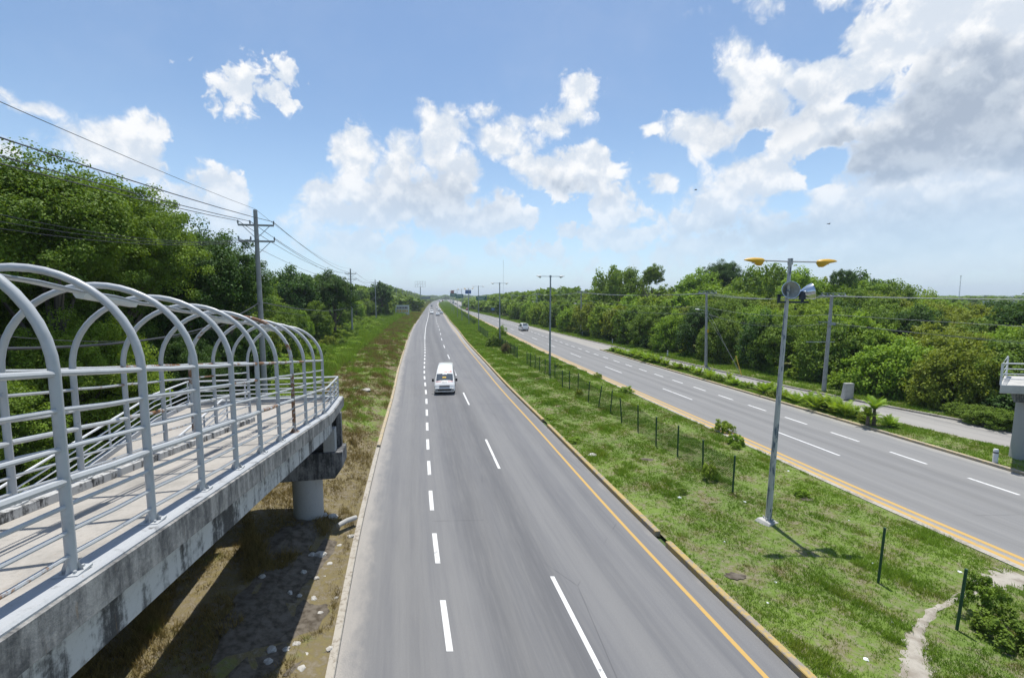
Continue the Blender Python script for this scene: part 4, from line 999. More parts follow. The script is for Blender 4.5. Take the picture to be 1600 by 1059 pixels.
for (px, py, Y, w_, d_, h_, mt, l) in ((1453, 479, 150, 4, 6, 3.4, 'wall_white', 'white house among the right trees with a dark window'), (1562, 482, 190, 7, 7, 4.2, 'wall_white', 'long white house at the far right beneath the skyline'), (1526, 527, 62, 2.6, 2.2, 2.1, 'wall_cream', 'cream flat roofed block among the right trees'), (1492, 548, 58, 2.6, 2, 2.2, 'wall_white', 'low white wall glimpsed through the right trees')):
    top = P(px, py - 11, Y); hh = top.z
    t = thing('house', l, 'house', (top.x, Y, 0), .15)
    MB().box((0, 0, hh / 2), (w_, d_, hh)).build('wall', mt, t); MB().box((0, 0, hh + .1), (w_ + .3, d_ + .3, .2)).build('roof', 'concrete_pale', t)
    for k in (-.25, .25): MB().box((w_ * k, -d_ / 2 - .01, hh * .75), (w_ * .16, .06, min(1.1, hh * .2))).build('window', 'glass_dark', t)

# ------------------------------------------------------------------ small roadside things
def bollard(px, py, h_, l, r=.09):
    b = G(px, py, .12); t = thing('bollard', l, 'bollard', b, 0, 'white bollards on the right verge')
    MB().lathe([(r, -.05), (r, h_ - .05), (r * .8, h_), (0, h_ + .01)], 12).build('shaft', 'lamp_white', t, smooth=True); MB().lathe([(r + .004, h_ - .22), (r + .004, h_ - .14)], 12).build('band', 'plastic_grey', t)
bollard(1554.5, 723, .75, 'short white bollard in the grass strip near the landing pillar', .11)
bollard(1043, 557, .9, 'white bollard by the dark wood behind the cycads'); bollard(957, 537, .85, 'white bollard left of the planted island tip'); bollard(910, 524, .8, 'small white bollard at the foot of the utility pole'); bollard(822, 500, .8, 'farthest white bollard beyond the light coloured van')
b = G(1324, 623, .1)
tag(MB().box((0, 0, .68), (1.0, .35, 1.4), Euler((.05, .04, .2)), .85).build('concrete_stub', 'concrete_pale', bevel=.04), 'weathered upright concrete block beside the leaning utility pole', 'concrete block').location = b
def rock(px, py, s_, zf, mat='stone', name='stone', label=None, cat='stone', group=None, seed=0, flat=.55):
    g_ = G(px, py, .2); bm = bmesh.new(); bmesh.ops.create_icosphere(bm, subdivisions=2, radius=s_); rr = random.Random(seed)
    for v_ in bm.verts: v_.co *= rr.uniform(.72, 1.2); v_.co.z *= flat
    me = bpy.data.meshes.new(name); bm.to_mesh(me); bm.free(); me.materials.append(M[mat]); o = bpy.data.objects.new(name, me); COL.objects.link(o)
    o.location = (g_.x, g_.y, zf(g_.x, g_.y) + s_ * flat * .3); o.rotation_euler = (0, 0, rr.uniform(0, 6)); return tag(o, label, cat, group)
rock(925, 709, .26, zmed, label='grey flat stone slab lying on the median grass', seed=1, flat=.3)
for i, (px, py, s_) in enumerate([(500, 868, .2), (519, 813, .2), (543, 815, .13), (486, 870, .13), (515, 880, .1), (494, 905, .09), (463, 1008, .12), (478, 1022, .1), (468, 935, .08), (530, 850, .09), (447, 1020, .1), (425, 1025, .12), (505, 815, .16), (410, 920, .1), (440, 890, .08), (548, 835, .12), (456, 990, .09), (500, 955, .08), (433, 905, .07), (475, 900, .1), (507, 900, .07), (515, 1010, .1), (420, 1045, .1), (470, 1045, .12), (490, 935, .1), (525, 930, .07), (452, 935, .1)]):
    rock(px, py, s_, zleft, label='pale limestone lump on the shaded ground under the ramp', cat='stone', group='limestone rubble by the ramp', seed=i)
rock(572, 616, .45, zleft, label='pale stone slab in the dry weeds beyond the landing', seed=50, flat=.25); rock(556, 614, .3, zleft, label='small pale slab left of the larger slab in dry weeds', seed=51, flat=.3)
for i, (px, py, s_, l) in enumerate([(1132, 842, .05, 'white scrap of litter on the grass left of the lamp base'), (1212, 905, .06, 'pale blue scrap in the grass below the bare patch'), (1200, 937, .05, 'small white scrap near the yellow kerb'), (1354, 1024, .09, 'crumpled white and blue wrapper at the bottom of the median'), (1062, 774, .11, 'crumpled white bag on the grass below the fence end'), (1364, 875, .06, 'white scrap beside the lone fence post'), (1395, 967, .07, 'white scrap near the dirt path'), (1217, 1002, .05, 'white scrap by the kerb in the foreground'), (1327, 808, .05, 'white scrap in dry grass right of the lamp'), (1164, 782, .09, 'pale rubble piece beside the fence end post'), (1232, 732, .08, 'white scrap by the far kerb'), (1500, 889, .08, 'small pale stone by the second lone post')]):
    rock(px, py, s_ * .7, zmed, 'litter', 'litter_scrap', l, 'litter', 'litter on the median', seed=70 + i, flat=.5)
a = G(528, 826, .4); b = G(556, 813, .3); tag(MB().tube([a + Vector((0, 0, .12)), a.lerp(b, .5) + Vector((0, 0, .16)), b + Vector((0, 0, .12))], .09, 10).build('plastic_pipe', 'concrete_pale', smooth=True), 'short pale pipe lying in the grass beside the ramp column', 'pipe')
m = MB(); sp = [G(1265, 768, .1) + Vector((.1, 0, 0)), G(1258, 742, .1) + Vector((0, 0, .4)), G(1250, 715, .1) + Vector((-.1, 0, .9)), G(1249, 690, .1) + Vector((0, -1.2, 1.6))]
for (px, py, l) in ((1087, 297, 'small black bird flying left of the large cloud'), (1295, 350, 'small black bird flying above the yellow lamp head')):
    p = P(px, py, 60); t = thing('bird', l, 'bird', p)
    MB().tube([(-.18, 0, 0), (-.05, 0, .01), (.1, 0, .02), (.2, 0, .0)], [.01, .05, .045, .01], 8).build('body', 'bird', t, smooth=True)
    for s_ in (-1, 1): MB().add([(-.06, 0, .02), (.08, 0, .02), (.03, s_ * .22, .10), (-.04, s_ * .40, .03), (-.08, s_ * .2, .09), (-.06, 0, .0), (.08, 0, .0), (.03, s_ * .22, .08), (-.04, s_ * .40, .02), (-.08, s_ * .2, .07)], [(0, 1, 2, 3, 4), (5, 9, 8, 7, 6), (1, 6, 7, 2), (2, 7, 8, 3), (3, 8, 9, 4)]).build('wing', 'bird', t)

# ------------------------------------------------------------------ vegetation
rng = np.random.default_rng(11)
def rot_quads(c, nrm, size, aspect=.62, fold=.0):
    """leaf quads: centres c (n,3), normals nrm, sizes -> V,F"""
    n = len(c); r = rng.normal(size=(n, 3)); a = np.cross(nrm, r); a /= np.linalg.norm(a, axis=1)[:, None] + 1e-9
    b = np.cross(nrm, a); s = size[:, None]
    V = np.stack([c - a * s, c - b * s * aspect + nrm * s * .12, c + a * s, c + b * s * aspect + nrm * s * .12], 1).reshape(-1, 3)
    F = np.arange(n * 4).reshape(n, 4)
    return V, F
def crown(seed, nl, leaves, size, spread=.55, flat=.75, gap=.0, lobe=(.26, .46)):
    global rng; rng = np.random.default_rng(seed)
    g = np.arange(nl) + .5; ph = g * 2.39996 + rng.uniform(-.4, .4, nl); zz = 1 - 1.25 * g / nl; d = np.stack([np.sqrt(1 - zz ** 2) * np.cos(ph), np.sqrt(1 - zz ** 2) * np.sin(ph), zz], 1)
    rad = rng.uniform(.62, 1.05, nl) * spread
    C = d * rad[:, None]; C[:, 2] = C[:, 2] + rng.uniform(-.08, .06, nl)
    C[:, 2] *= flat; rr = rng.uniform(*lobe, nl)
    w_ = rr ** 2; w_ /= w_.sum(); idx = rng.choice(nl, leaves, p=w_)
    tv = rng.uniform(0, 1, nl)
    # twigs: leaves gather round sub-centres on the lobe surface
    ns = nl * 26; sidx = rng.integers(0, nl, ns); sdir = rng.normal(size=(ns, 3)); sdir[:, 2] += .35; sdir /= np.linalg.norm(sdir, axis=1)[:, None]
    scen = C[sidx] + sdir * (rr[sidx] * rng.uniform(.72, 1.02, ns))[:, None]; srad = rng.uniform(.055, .12, ns)
    k = rng.integers(0, ns, leaves); off = rng.normal(size=(leaves, 3)) * .55; off /= np.maximum(1, np.linalg.norm(off, axis=1))[:, None]
    p = scen[k] + off * srad[k][:, None] * np.array([1.25, 1.25, .8])
    nrm = off * .5 + sdir[k] * .35 + rng.normal(size=(leaves, 3)) * .55 + np.array([0, 0, .8]); nrm /= np.linalg.norm(nrm, axis=1)[:, None]
    sz = size * rng.uniform(.6, 1.3, leaves)
    V, F = rot_quads(p, nrm, sz)
    tone = np.clip(tv[sidx[k]] * .35 + rng.uniform(0, .3, ns)[k] + rng.uniform(0, .45, leaves), 0, 1)
    return V, F, np.repeat(tone, 4)
MATS = ['leaf_dark', 'leaf_mid', 'leaf_bright', 'leaf_yellow']
CR = {}; CZ = {}
def crown_mesh(kind, v, mat):
    k = (kind, v, mat)
    if k not in CR:
        base = (kind, v, None)
        if base not in CR:
            CR[base] = {'near': lambda: crown(100 + v, 20, 110000, .0125), 'mid': lambda: crown(200 + v, 15, 19000, .027), 'far': lambda: crown(300 + v, 12, 5000, .050),
                        'weed': lambda: crown(620 + v, 16, 5200, .045, .85, .7, lobe=(.10, .24)), 'open': lambda: crown(400 + v, 15, 9000, .028, .8, .5, lobe=(.14, .30)), 'bush': lambda: crown(500 + v, 10, 5200, .045, .55, .8), 'nbush': lambda: crown(550 + v, 11, 20000, .024, .55, .8)}[kind]()
        V, F, T = CR[base]; CZ[(kind, v)] = (float(np.percentile(V[:, 2], 1)), float(np.percentile(V[:, 2], 99.7))); CR[k] = npmesh('crown', V, F, mat, T, link=False)
    return CR[k]
TR = {}
def trunk_mesh(v):
    if v not in TR:
        rr = random.Random(v); m = MB(); m.tube([(0, 0, -.3), (.03, .02, .25), (.0, -.03, .5), (.05, 0, .75)], [.05, .036, .028, .012], 8)
        for k in range(5):
            q = rr.uniform(0, 6.28); z = rr.uniform(.28, .5); L = rr.uniform(.2, .34)
            m.tube([(0, 0, z), (math.cos(q) * L * .5, math.sin(q) * L * .5, z + L * .5), (math.cos(q) * L, math.sin(q) * L, z + L)], [.018, .012, .005], 5)
        o = m.build('trunk', 'bark', smooth=True); TR[v] = o.data; bpy.data.objects.remove(o)
    return TR[v]
def tree(x, y, h, kind, v, mat, label, group, rad=None, low=.12, z0=0, name='broadleaf_tree', cat='tree'):
    t = thing(name, label, cat, (x, y, z0), random.uniform(0, 6.28), group)
    tr = bpy.data.objects.new('trunk', trunk_mesh(v % 3)); COL.objects.link(tr); tr.parent = t; tr.scale = (h * .55, h * .55, h * .9)
    c = bpy.data.objects.new('crown', crown_mesh(kind, v, mat)); COL.objects.link(c); c.parent = t
    r = rad or h * .42
    # crown mesh spans about z -.55 .. +.85 at unit scale
    zt = CZ[(kind, v)]; ch = min(h * (1 - low), (1.35 if low > .02 else 1.6) * r); sz = ch / (zt[1] - zt[0]); c.scale = (r, r, sz); c.location = (0, 0, h - sz * zt[1]); c.rotation_euler = (0, 0, random.uniform(0, 6.28))
    return t
def topz(px, py, Y): return P(px, py, Y).z
SKL = [(-900, 150), (-300, 190), (0, 232), (50, 236), (100, 252), (140, 268), (200, 312), (235, 340), (290, 350), (330, 382), (355, 405), (368, 428), (400, 432), (440, 426), (470, 422), (520, 424), (545, 440), (575, 446), (600, 441), (640, 455), (670, 464), (700, 468)]
SKR = [(700, 468), (740, 463), (780, 457), (820, 452), (850, 447), (880, 446), (930, 441), (950, 432), (985, 432), (1010, 436), (1030, 434), (1080, 430), (1120, 426), (1180, 432), (1230, 430), (1280, 436), (1320, 433), (1360, 436), (1400, 442), (1440, 458), (1480, 470), (1540, 473), (1600, 470), (1900, 440)]
def sky_y(px, T): return float(np.interp(px, [a for a, _ in T], [b for _, b in T]))
def px_of(x, y): return 800 + x / (y * .996) * FPX
def limz(px, T, Y, r): k = r / Y * FPX * .95; return topz(px, max(sky_y(px - k, T), sky_y(px, T), sky_y(px + k, T)), Y)
LABELS = {'leaf_dark': 'dark green', 'leaf_mid': 'mid green', 'leaf_bright': 'bright green', 'leaf_yellow': 'yellow green'}
rr = random.Random(5)
# left wood -------------------------------------------------
nt = 0
y = -6.0
while y < 175:
    step = max(3.6, min(9, 3.2 + y * .035))
    for rowi, d in enumerate((0, 5.5, 12)):
        base = 12.0 if y < 40 else 13.5 + min(4, (y - 40) * .05)
        x = AL(y) - base - d - rr.uniform(-1.2, 1.5) - (0 if y > 25 else 1.5)
        yy = y + rr.uniform(-1.3, 1.3)
        px = px_of(x, max(yy, 3)) if yy > 3 else -500
        lim = limz(px, SKL, max(yy, 6), 5.) if yy > 3 else 13.5
        lim = min(lim, 16)
        h = lim * (1.0 if rowi == 2 else (.62 if rowi == 0 else .86)) * rr.uniform(.84, 1.04)
        h = max(4.5, h)
        if rowi == 2 and y > 110: continue
        kind = 'near' if yy < 30 else ('mid' if yy < 100 else 'far')
        mat = rr.choices(MATS, [3, 4, 3, .5])[0] if y > 40 else rr.choices(MATS, [7, 3.2, .5, 0])[0]
        tree(x, yy, h, kind, rr.randrange(2 if kind == 'near' else 4), mat, '%s tree in the dense wood left of the highway' % LABELS[mat], 'trees of the left wood, ' + LABELS[mat], rad=max(h * rr.uniform(.36, .46), 2.9), low=.0 if rowi == 0 else .1, z0=.4)
        nt += 1
    y += step
# named trees of the left skyline
for (px, py, Y, r, kind, mat, l) in ((60, 240, 21, 4.8, 'near', 'leaf_mid', 'tall leafy tree at the left edge, highest of the left wood'), (165, 285, 27, 4.8, 'near', 'leaf_mid', 'tree with an open branchy gap left of the dark dome tree'), (268, 340, 34, 6.4, 'near', 'leaf_dark', 'big dark domed tree behind the ramp hoops'), (340, 385, 37, 4.2, 'near', 'leaf_dark', 'dark tree at the right shoulder of the domed tree'),
                                   (462, 418, 78, 6., 'mid', 'leaf_dark', 'dark tree on the skyline left of the second power pole'), (520, 424, 84, 5., 'mid', 'leaf_dark', 'dark rounded tree right behind the second power pole'), (596, 441, 175, 6, 'far', 'leaf_dark', 'dark round tree above the painted board')):
    p = P(px, py, Y); tree(p.x, Y, p.z, kind, 1, mat, l, None, rad=r, low=.15)
# shrubs along the foot of the left wood
y = 1.0
while y < 190:
    for q in range(2):
        x = AL(y) - (10.2 if y < 24 else 11) - q * 2.4 - rr.uniform(0, 2.2) - (0 if y < 60 else min(2.5, (y - 60) * .03)); h = rr.uniform(1.3, 3.2) * (1 if q else .8)
        mat = rr.choices(MATS, [1, 3, 5, 1])[0]
        if 36 < y < 62 and q == 0: h *= .6
        tree(x, y + rr.uniform(-1, 1), h, 'nbush' if y < 45 else 'bush', rr.randrange(3), mat, '%s shrub at the foot of the left wood' % LABELS[mat], 'shrubs of the left wood edge, ' + LABELS[mat], rad=rr.uniform(1.2, 2.1) * (1 + y * .004), low=-.05, z0=.5, name='shrub', cat='shrub')
    y += max(2.4, 2.0 + y * .03)
y = 34.0
while y < 230:
    for q in range(3) if not 150 < y < 212 else ():
        x = AL(y) - 7.2 - q * 1.9 - rr.uniform(0, 1.8) - (1.2 if y < 50 else 0); mat = rr.choices(MATS, [0, 2, 6, 1.2])[0]
        tree(x, y + rr.uniform(-1.2, 1.2), rr.uniform(.7, 1.5) * (1 + q * .35), 'bush', rr.randrange(3), mat, '%s scrub spilling over the grass by the left poles' % LABELS[mat], 'scrub by the left poles, ' + LABELS[mat], rad=rr.uniform(.9, 1.9) * (1 + y * .003), low=-.05, z0=.4, name='shrub', cat='shrub')
    y += max(3.4, y * .045)
# right wood -------------------------------------------------
y = 16.0
while y < 190:
    step = max(4.2, 3.6 + y * .028)
    for rowi in range(8):
        d = rowi * 6.0
        off = 5.0 if y > 34 else 6.5
        x = FR(y) + off + d + rr.uniform(-1.3, 1.6); yy = y + rr.uniform(-1.8, 1.8) + d * .12
        px = px_of(x, yy)
        if px > 1850: continue
        if y > 110 and rowi > 4: continue
        lim = topz(px, sky_y(px, SKR), yy)
        fronth = 7.2 if px < 1250 else 6.3
        if px > 1380: fronth = 5.6
        h = fronth + (lim - fronth) * min(1, rowi / 6.5) if lim > fronth else min(lim, fronth)
        h = max(4.2, h * rr.uniform(.86, 1.05)); h = min(h, max(4.5, lim + .4))
        kind = 'mid' if yy < 85 else 'far'
        mat = rr.choices(MATS, [1.1, 3.4, 5.6, 2.0])[0]
        if 44 < y < 80 and rowi == 0: mat = rr.choices(MATS, [4, 3, 1.5, .3])[0]
        tree(x, yy, h, kind, rr.randrange(5), mat, '%s tree in the wood right of the highway' % LABELS[mat], 'trees of the right wood, ' + LABELS[mat], rad=max(h * rr.uniform(.42, .56), rr.uniform(3.2, 4.4)), low=.0 if rowi == 0 else .1)
        nt += 1
    y += step
for (px, py, Y, r, kind, mat, l) in ((968, 417, 120, 8.5, 'open', 'leaf_mid', 'spreading airy tree on the right skyline, leftmost of the tall ones'), (1020, 413, 112, 3.4, 'mid', 'leaf_mid', 'slim two tier tree beside the airy spreading tree'), (1088, 421, 105, 6.5, 'mid', 'leaf_bright', 'bright rounded tree between the slim tree and the dark dome'), (1129, 408, 108, 5.4, 'near', 'leaf_dark', 'dark dome shaped tree standing out on the right skyline'), (1202, 414, 88, 8., 'open', 'leaf_mid', 'airy grey green tree left of the floodlight lamp'), (1250, 422, 80, 5.5, 'mid', 'leaf_bright', 'light green tree just behind the floodlights'),
                                   (1318, 421, 76, 2.2, 'open', 'leaf_dark', 'thin scraggly tree top right of the floodlights'), (1355, 426, 80, 7., 'mid', 'leaf_dark', 'broad dark tree behind the leaning utility pole'), (1405, 443, 84, 7, 'mid', 'leaf_mid', 'green tree sloping down to the right of the broad dark tree'), (1600, 462, 48, 5, 'mid', 'leaf_dark', 'dark tree at the right picture edge'), (1540, 525, 41, 3.8, 'nbush', 'leaf_yellow', 'yellow flowering bushy tree beside the landing')):
    p = P(px, py, Y); tree(p.x, Y, p.z, kind, 1, mat, l, None, rad=r, low=.1 if px < 1500 else .0)
# undergrowth of the right wood
y = 20
while y < 175:
    x = FR(y) + 4.2 + rr.uniform(-.6, 1.2); mat = rr.choices(MATS, [2, 3, 3, 1])[0]
    tree(x, y, rr.uniform(1.2, 2.6), 'bush', rr.randrange(3), mat, '%s shrub at the foot of the right wood' % LABELS[mat], 'shrubs of the right wood edge, ' + LABELS[mat], rad=rr.uniform(1.2, 2.), low=-.05, name='shrub', cat='shrub')
    y += max(2.6, y * .035)
# far woods, one mass
def woodland(name, spots, mat, seed):
    base = [crown(700 + k + seed, 7, 420, .17) for k in range(3)]
    Vs, Fs, Ts = [], [], []; n = 0; r_ = np.random.default_rng(seed)
    for (x, y, h, r) in spots:
        V, F, T = base[r_.integers(3)]; q = r_.uniform(0, 6.28); c, s = math.cos(q), math.sin(q)
        sz = h / 1.3; W = np.stack([(V[:, 0] * c - V[:, 1] * s) * r + x, (V[:, 0] * s + V[:, 1] * c) * r + y, V[:, 2] * sz + h - sz * .8], 1)
        Vs.append(W); Fs.append(F + n); Ts.append(T * .6 + r_.uniform(0, .4)); n += len(W)
    o = npmesh(name, np.concatenate(Vs), np.concatenate(Fs), mat, np.concatenate(Ts)); return o
spL, spR = [], []
y = 170.0
while y < 1500:
    s_ = 6 + y * .02
    for k in range(5 if y < 500 else 3):
        x = AL(y) - 16 - k * s_ * .8 - rr.uniform(-2, 3) - (0 if y < 600 else 0); px = px_of(x, y); lim = topz(px, sky_y(px, SKL), y) * (.75 if k == 0 else .95)
        spL.append((x, y + rr.uniform(-3, 3), max(7, min(22, lim)) * rr.uniform(.8, 1.05), 4.2 + y * .012))
        x = FR(y) + 9 + k * s_ * .8 + rr.uniform(-2, 3); px = px_of(x, y); lim = topz(px, sky_y(px, SKR), y) * (.75 if k == 0 else .95)
        spR.append((x, y + rr.uniform(-3, 3), max(7, min(22, lim)) * rr.uniform(.8, 1.05), 4.2 + y * .012))
    y += s_
for k in range(520):
    Y = rr.uniform(150, 900) if k < 320 else rr.uniform(900, 2200); px = rr.uniform(880, 2000) if k % 3 else rr.uniform(-400, 640); p = P(px, 466, Y)
    if k % 3 and p.x < FR(Y) + 60: continue
    (spR if k % 3 else spL).append((p.x, Y, rr.uniform(6, 9.2) + (Y * .004), 6 + Y * .012))
for k in range(130):
    px = 640 + k * 1.4; Y = rr.uniform(1500, 2300); p = P(px, 466, Y); spR.append((p.x, Y, rr.uniform(11, 17), 22))
tag(woodland('woodland', spL, 'leaf_mid', 1), 'far green woodland on the left running to the horizon', 'woodland', None, 'stuff')
tag(woodland('woodland', spR, 'leaf_mid', 2), 'far green woodland on the right running to the horizon', 'woodland', None, 'stuff')
tag(woodland('woodland', [(FR(y_) + 30 + rr.uniform(0, 40), y_, rr.uniform(4, 6.5), rr.uniform(3, 5)) for y_ in np.arange(8, 170, 1.1)], 'leaf_bright', 3), 'low scrub filling the floor of the right wood', 'scrub', None, 'stuff')
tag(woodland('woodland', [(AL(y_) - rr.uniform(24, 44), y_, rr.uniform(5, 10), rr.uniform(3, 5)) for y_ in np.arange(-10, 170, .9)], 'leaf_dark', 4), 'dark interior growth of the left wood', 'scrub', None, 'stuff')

# median shrubs
for (px, py, h, r, kind, mat, l) in ((772, 541, 2.4, 2.0, 'weed', 'leaf_mid', 'broad green shrub in front of the fence near the street lamp'), (783, 534, 3.3, 1.3, 'open', 'leaf_bright', 'taller feathery shrub around the street lamp foot'), (790, 552, 1.7, 1., 'nbush', 'leaf_dry', 'brownish dry shrub at the start of the dense fence stretch'), (742, 505, 1.5, 1., 'bush', 'leaf_mid', 'small shrub at the far fence stretch'),
                                 (1108, 750, .95, .45, 'weed', 'leaf_bright', 'weed clump growing at the base of a fence post'), (1131, 672, .75, .8, 'weed', 'leaf_bright', 'low weed bush against the far kerb, left one'), (1150, 693, .7, .6, 'weed', 'leaf_bright', 'low weed bush against the far kerb, right one'), (1535, 965, 1.3, .6, 'weed', 'leaf_mid', 'tall wispy weed bush beside the last fence post'), (1570, 1000, .8, .8, 'weed', 'leaf_mid', 'dark weed patch at the right edge of the median'),
                                 (1253, 775, .4, .4, 'weed', 'leaf_bright', 'bright weed clump right of the near street lamp'), (897, 690, .35, .6, 'weed', 'leaf_bright', 'low bright weed clump near the kerb end'), (873, 574, .6, .7, 'weed', 'leaf_bright', 'bright weed clump at the far kerb behind the lamp'), (934, 590, .6, .6, 'weed', 'leaf_bright', 'weed clump at the far kerb midway along the fence'), (978, 612, .6, .8, 'weed', 'leaf_bright', 'weed clump at the far kerb above the leaning posts'), (905, 620, .8, .4, 'weed', 'leaf_yellow', 'spindly yellow green weed between fence posts'), (1150, 700, .4, .4, 'nbush', 'leaf_bright', 'small weed just behind a fence post'), (860, 655, .3, .5, 'nbush', 'leaf_bright', 'small weed clump at the gap in the kerb'), (1065, 770, .3, .4, 'nbush', 'leaf_mid', 'small weed clump beside the crumpled bag')):
    g_ = G(px, py, .1); tree(g_.x, g_.y, h, kind, 0, mat, l, None, rad=r, low=-.1, z0=.05, name='shrub', cat='shrub')
# shrubs on the right verge near the landing
for (px, py, h, r) in ((1530, 660, 1.3, 1.6), (1565, 668, 1.3, 1.5), (1596, 672, 1.4, 1.6), (1500, 650, 1.1, 1.4)):
    g_ = G(px, py, .1); tree(g_.x, g_.y, h, 'nbush', 1, 'leaf_mid', 'rounded leafy bush on the verge beneath the landing', 'bushes beneath the landing', rad=r, low=-.05, name='shrub', cat='shrub')

# cycads and young palms in the planted island
def palm_mesh(seed, nf, L, droop):
    rr_ = random.Random(seed); V, F, T = [], [], []
    for k in range(nf):
        q = k * 2.4 + rr_.uniform(-.3, .3); el0 = rr_.uniform(.5, 1.45); ll = L * rr_.uniform(.75, 1.1); pts = []
        p = Vector((0, 0, 0)); e = el0
        for s_ in range(9):
            pts.append(p.copy()); p = p + Vector((math.cos(q) * math.cos(e), math.sin(q) * math.cos(e), math.sin(e))) * ll / 8; e -= droop * (.6 + s_ * .12)
        side = Vector((-math.sin(q), math.cos(q), 0)); tone = rr_.uniform(.2, 1)
        for i in range(1, 9):
            for j in range(3):
                c = pts[i - 1].lerp(pts[i], j / 3); wl = .20 * ll * math.sin(math.pi * (i + j / 3) / 9.6) + .04
                f = (pts[i] - pts[i - 1]).normalized()
                for s_ in (-1, 1):
                    a = c + side * s_ * wl + f * wl * .5 - Vector((0, 0, wl * .25)); b = len(V)
                    V += [c - f * .018, c + f * .03, a]; F.append((b, b + 1, b + 2)); T += [tone] * 3
    return np.array(V), np.array(F), np.array(T)
PM = [npmesh('fronds', *palm_mesh(s_, nf, L, dr)[:2], 'leaf_bright' if s_ != 3 else 'leaf_mid', palm_mesh(s_, nf, L, dr)[2], link=False) for s_, nf, L, dr in ((1, 17, 1.15, .09), (2, 15, 1.2, .07), (3, 19, 1.05, .11), (4, 16, 1.2, .08))]
tm = MB().tube([(0, 0, -.1), (0, 0, .5), (0.01, 0, 1.)], [.13, .10, .08], 9).build('stem', 'bark'); TM = tm.data; bpy.data.objects.remove(tm)
def palm(x, y, h, s_, v, label, group=None, z0=.1):
    t = thing('palm_plant', label, 'palm', (x, y, z0), rr.uniform(0, 6), group)
    a = bpy.data.objects.new('stem', TM); COL.objects.link(a); a.parent = t; a.scale = (1, 1, max(h, .08))
    a = bpy.data.objects.new('fronds', PM[v]); COL.objects.link(a); a.parent = t; a.location = (0, 0, max(h, .08) * .95); a.scale = (s_, s_, s_)
g_ = G(1365, 665, .1); palm(g_.x, g_.y, 1.2, .95, 0, 'largest young palm with a bare stem at the near end of the planted island')
palm(g_.x - .5, g_.y - .1, .7, .8, 2, 'low leafy palm leaning against the largest palm')
for i in range(84):
    u = i / 84; y_ = 30.0 + (74 - 30) * u ** 1.05; wd = max(.6, FL(y_) - BR(y_) - .6); x_ = BR(y_) + .7 + rr.random() * wd * .55
    px = px_of(x_, y_); s_ = rr.uniform(.5, .85)
    if 1035 > px > 985 or 1330 > px > 1270: s_ = rr.uniform(.85, 1.1)
    palm(x_, y_ + rr.uniform(-.4, .4), rr.uniform(.05, .35) * s_, s_, rr.randrange(4), 'leafy cycad planted in the island beside the right carriageway', 'cycads planted in the island')
for i in range(26):
    y_ = 32 + 42 * i / 26 + rr.uniform(-.6, .6); x_ = BR(y_) + rr.uniform(.7, 1.6); mat = rr.choice(['leaf_bright', 'leaf_mid', 'leaf_yellow'])
    tree(x_, y_, rr.uniform(.45, .95), 'bush', rr.randrange(3), mat, '%s little bush among the cycads of the island' % LABELS[mat], 'little bushes among the cycads, ' + LABELS[mat], rad=rr.uniform(.4, .8), low=-.1, name='shrub', cat='shrub')

# grass blades as one mass per strip
def grass(name, label, mat, xa, xb, zf, y0, y1, dens0, hgt, skip=None, seed=0, thr=None):
    r_ = np.random.default_rng(seed); n = int(dens0)
    u = r_.uniform(0, 1, n); Y = y0 * (y1 / y0) ** u if y0 > 0 else y0 + (y1 - y0) * u
    ty = np.linspace(y0, y1, 400); A = np.interp(Y, ty, [xa(q) for q in ty]); B = np.interp(Y, ty, [xb(q) for q in ty])
    X = A + (B - A) * r_.uniform(0, 1, n)
    # clumping: value noise
    cl = .5 + .25 * (np.sin(X * 1.9 + Y * .7) + np.sin(X * .6 - Y * 1.4 + 2)) + .2 * np.sin(X * 5.1 + 3 * np.sin(Y * 3.3)); keep = r_.uniform(0, 1, n) < np.clip(cl * .9 + .25, .12, 1)
    if thr is not None: keep = (np.sin(X * 1.3 + 2 * np.sin(Y * .41)) * np.sin(Y * .93 + 1.7 * np.sin(X * .7 + seed)) + .35 * np.sin(X * 4.7 + Y * 2.9)) > thr
    if skip is not None: keep &= ~skip(X, Y)
    X, Y, cl = X[keep], Y[keep], cl[keep]; n = len(X)
    Z = np.array([zf(a, b) for a, b in zip(X, Y)])
    nb = 4; X = np.repeat(X, nb); Y = np.repeat(Y, nb); Z = np.repeat(Z, nb); cl = np.repeat(cl, nb)
    sc = np.clip(Y / 22, .75, 22)
    X = X + r_.normal(size=len(X)) * .035 * sc; Y = Y + r_.normal(size=len(X)) * .035 * sc
    h = hgt * r_.uniform(.4, 1.3, len(X)) * (.55 + .75 * np.clip(cl, 0, 1.2)) * sc ** .25; wd = .011 * sc * r_.uniform(.7, 1.3, len(X)); q = r_.uniform(0, 6.283, len(X)); ln = r_.uniform(.2, .95, len(X)) * h; q2 = r_.uniform(0, 6.283, len(X))
    a = np.stack([X - np.cos(q) * wd, Y - np.sin(q) * wd, Z - .01], 1); b = np.stack([X + np.cos(q) * wd, Y + np.sin(q) * wd, Z - .01], 1); c = np.stack([X + np.cos(q2) * ln, Y + np.sin(q2) * ln, Z + h], 1)
    V = np.stack([a, b, c], 1).reshape(-1, 3); F = np.arange(len(V)).reshape(-1, 3); T = np.repeat(r_.uniform(0, 1, len(X)), 3)
    tag(npmesh(name, V, F, mat, T), label, 'grass', None, 'stuff')
pathc = [(p.x, p.y, w_) for p, w_ in zip(cp, pw_)]
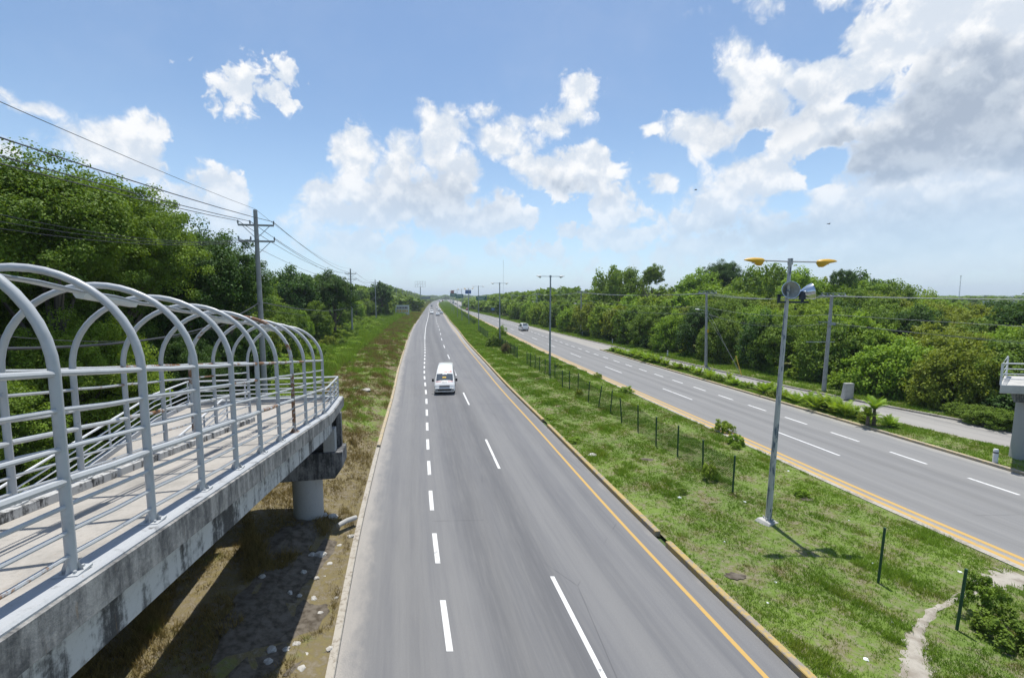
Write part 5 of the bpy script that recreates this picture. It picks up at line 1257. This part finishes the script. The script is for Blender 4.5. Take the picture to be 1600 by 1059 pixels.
def onpath(X, Y):
    r_ = np.zeros(len(X), bool)
    for (ax, ay, aw), (bx, by, bw) in zip(pathc, pathc[1:]):
        dx, dy = bx - ax, by - ay; t = np.clip(((X - ax) * dx + (Y - ay) * dy) / (dx * dx + dy * dy), 0, 1)
        r_ |= np.hypot(X - ax - dx * t, Y - ay - dy * t) < (aw + (bw - aw) * t) * .62
    for (px, py, rx) in ((1150, 898, .45), (1010, 716, .4)): g_ = G(px, py, .15); r_ |= np.hypot(X - g_.x, Y - g_.y) < rx * .8
    return r_
grass('grass', 'green grass covering the median between the carriageways', 'blade_median', lambda y: AR(y) + .3, lambda y: BY(y) - .66, zmed, 7.5, 850, 230000, .085, onpath, 1)
def bare(X, Y):
    r_ = np.zeros(len(X), bool)
    for (px, py, rr_) in ((430, 935, .9), (455, 855, .6), (400, 1020, .8), (552, 541, 1.3), (557, 528, .8), (490, 880, .6), (480, 960, .6), (512, 850, .5), (500, 1010, .5)): g_ = G(px, py, .3); r_ |= (np.hypot(X - g_.x, (Y - g_.y) * .7) < rr_)
    return r_
grass('grass', 'patchy green and dry brown weeds on the left verge', 'blade_left', lambda y: AL(y) - 15, lambda y: AL(y) - .3, zleft, 6, 850, 215000, .15, bare, 2)
grass('grass', 'taller weed tufts dotted over the median grass', 'blade_right', lambda y: AR(y) + .3, lambda y: BY(y) - .66, zmed, 7.5, 330, 150000, .20, onpath, 12, .78)
grass('grass', 'dry brown weed tufts on the left verge', 'blade_left', lambda y: AL(y) - 9, lambda y: AL(y) - .3, zleft, 6, 200, 130000, .30, bare, 13, .62)
grass('grass', 'tall bright grass along the line of the left poles', 'blade_right', lambda y: AL(y) - 15, lambda y: AL(y) - 6.5, zleft, 26, 500, 60000, .62, None, 8)
grass('grass', 'grass along the right verge by the wood', 'blade_right', lambda y: FR(y) + .2, lambda y: FR(y) + 6, zright, 18, 850, 80000, .16, None, 3)
grass('grass', 'grass on the planted island', 'blade_right', lambda y: BR(y) + .25, lambda y: max(FL(y) - .2, BR(y) + .5), zisl, 14, 75, 30000, .10, None, 4)

# ------------------------------------------------------------------ the humid air
m_ = bpy.data.materials.new('air'); m_.use_nodes = True; t_ = NT(m_.node_tree); t_.n.clear()
v_ = t_.new('ShaderNodeVolumePrincipled'); v_.inputs['Color'].default_value = (.80, .90, 1, 1); v_.inputs['Density'].default_value = .00022; v_.inputs['Anisotropy'].default_value = .2
o_ = t_.new('ShaderNodeOutputMaterial'); t_.l.new(v_.outputs[0], o_.inputs['Volume']); M['air'] = m_
hz_ = MB().box((0, 4350, 49), (8400, 9500, 102)).build('haze', 'air'); hz_['kind'] = 'stuff'
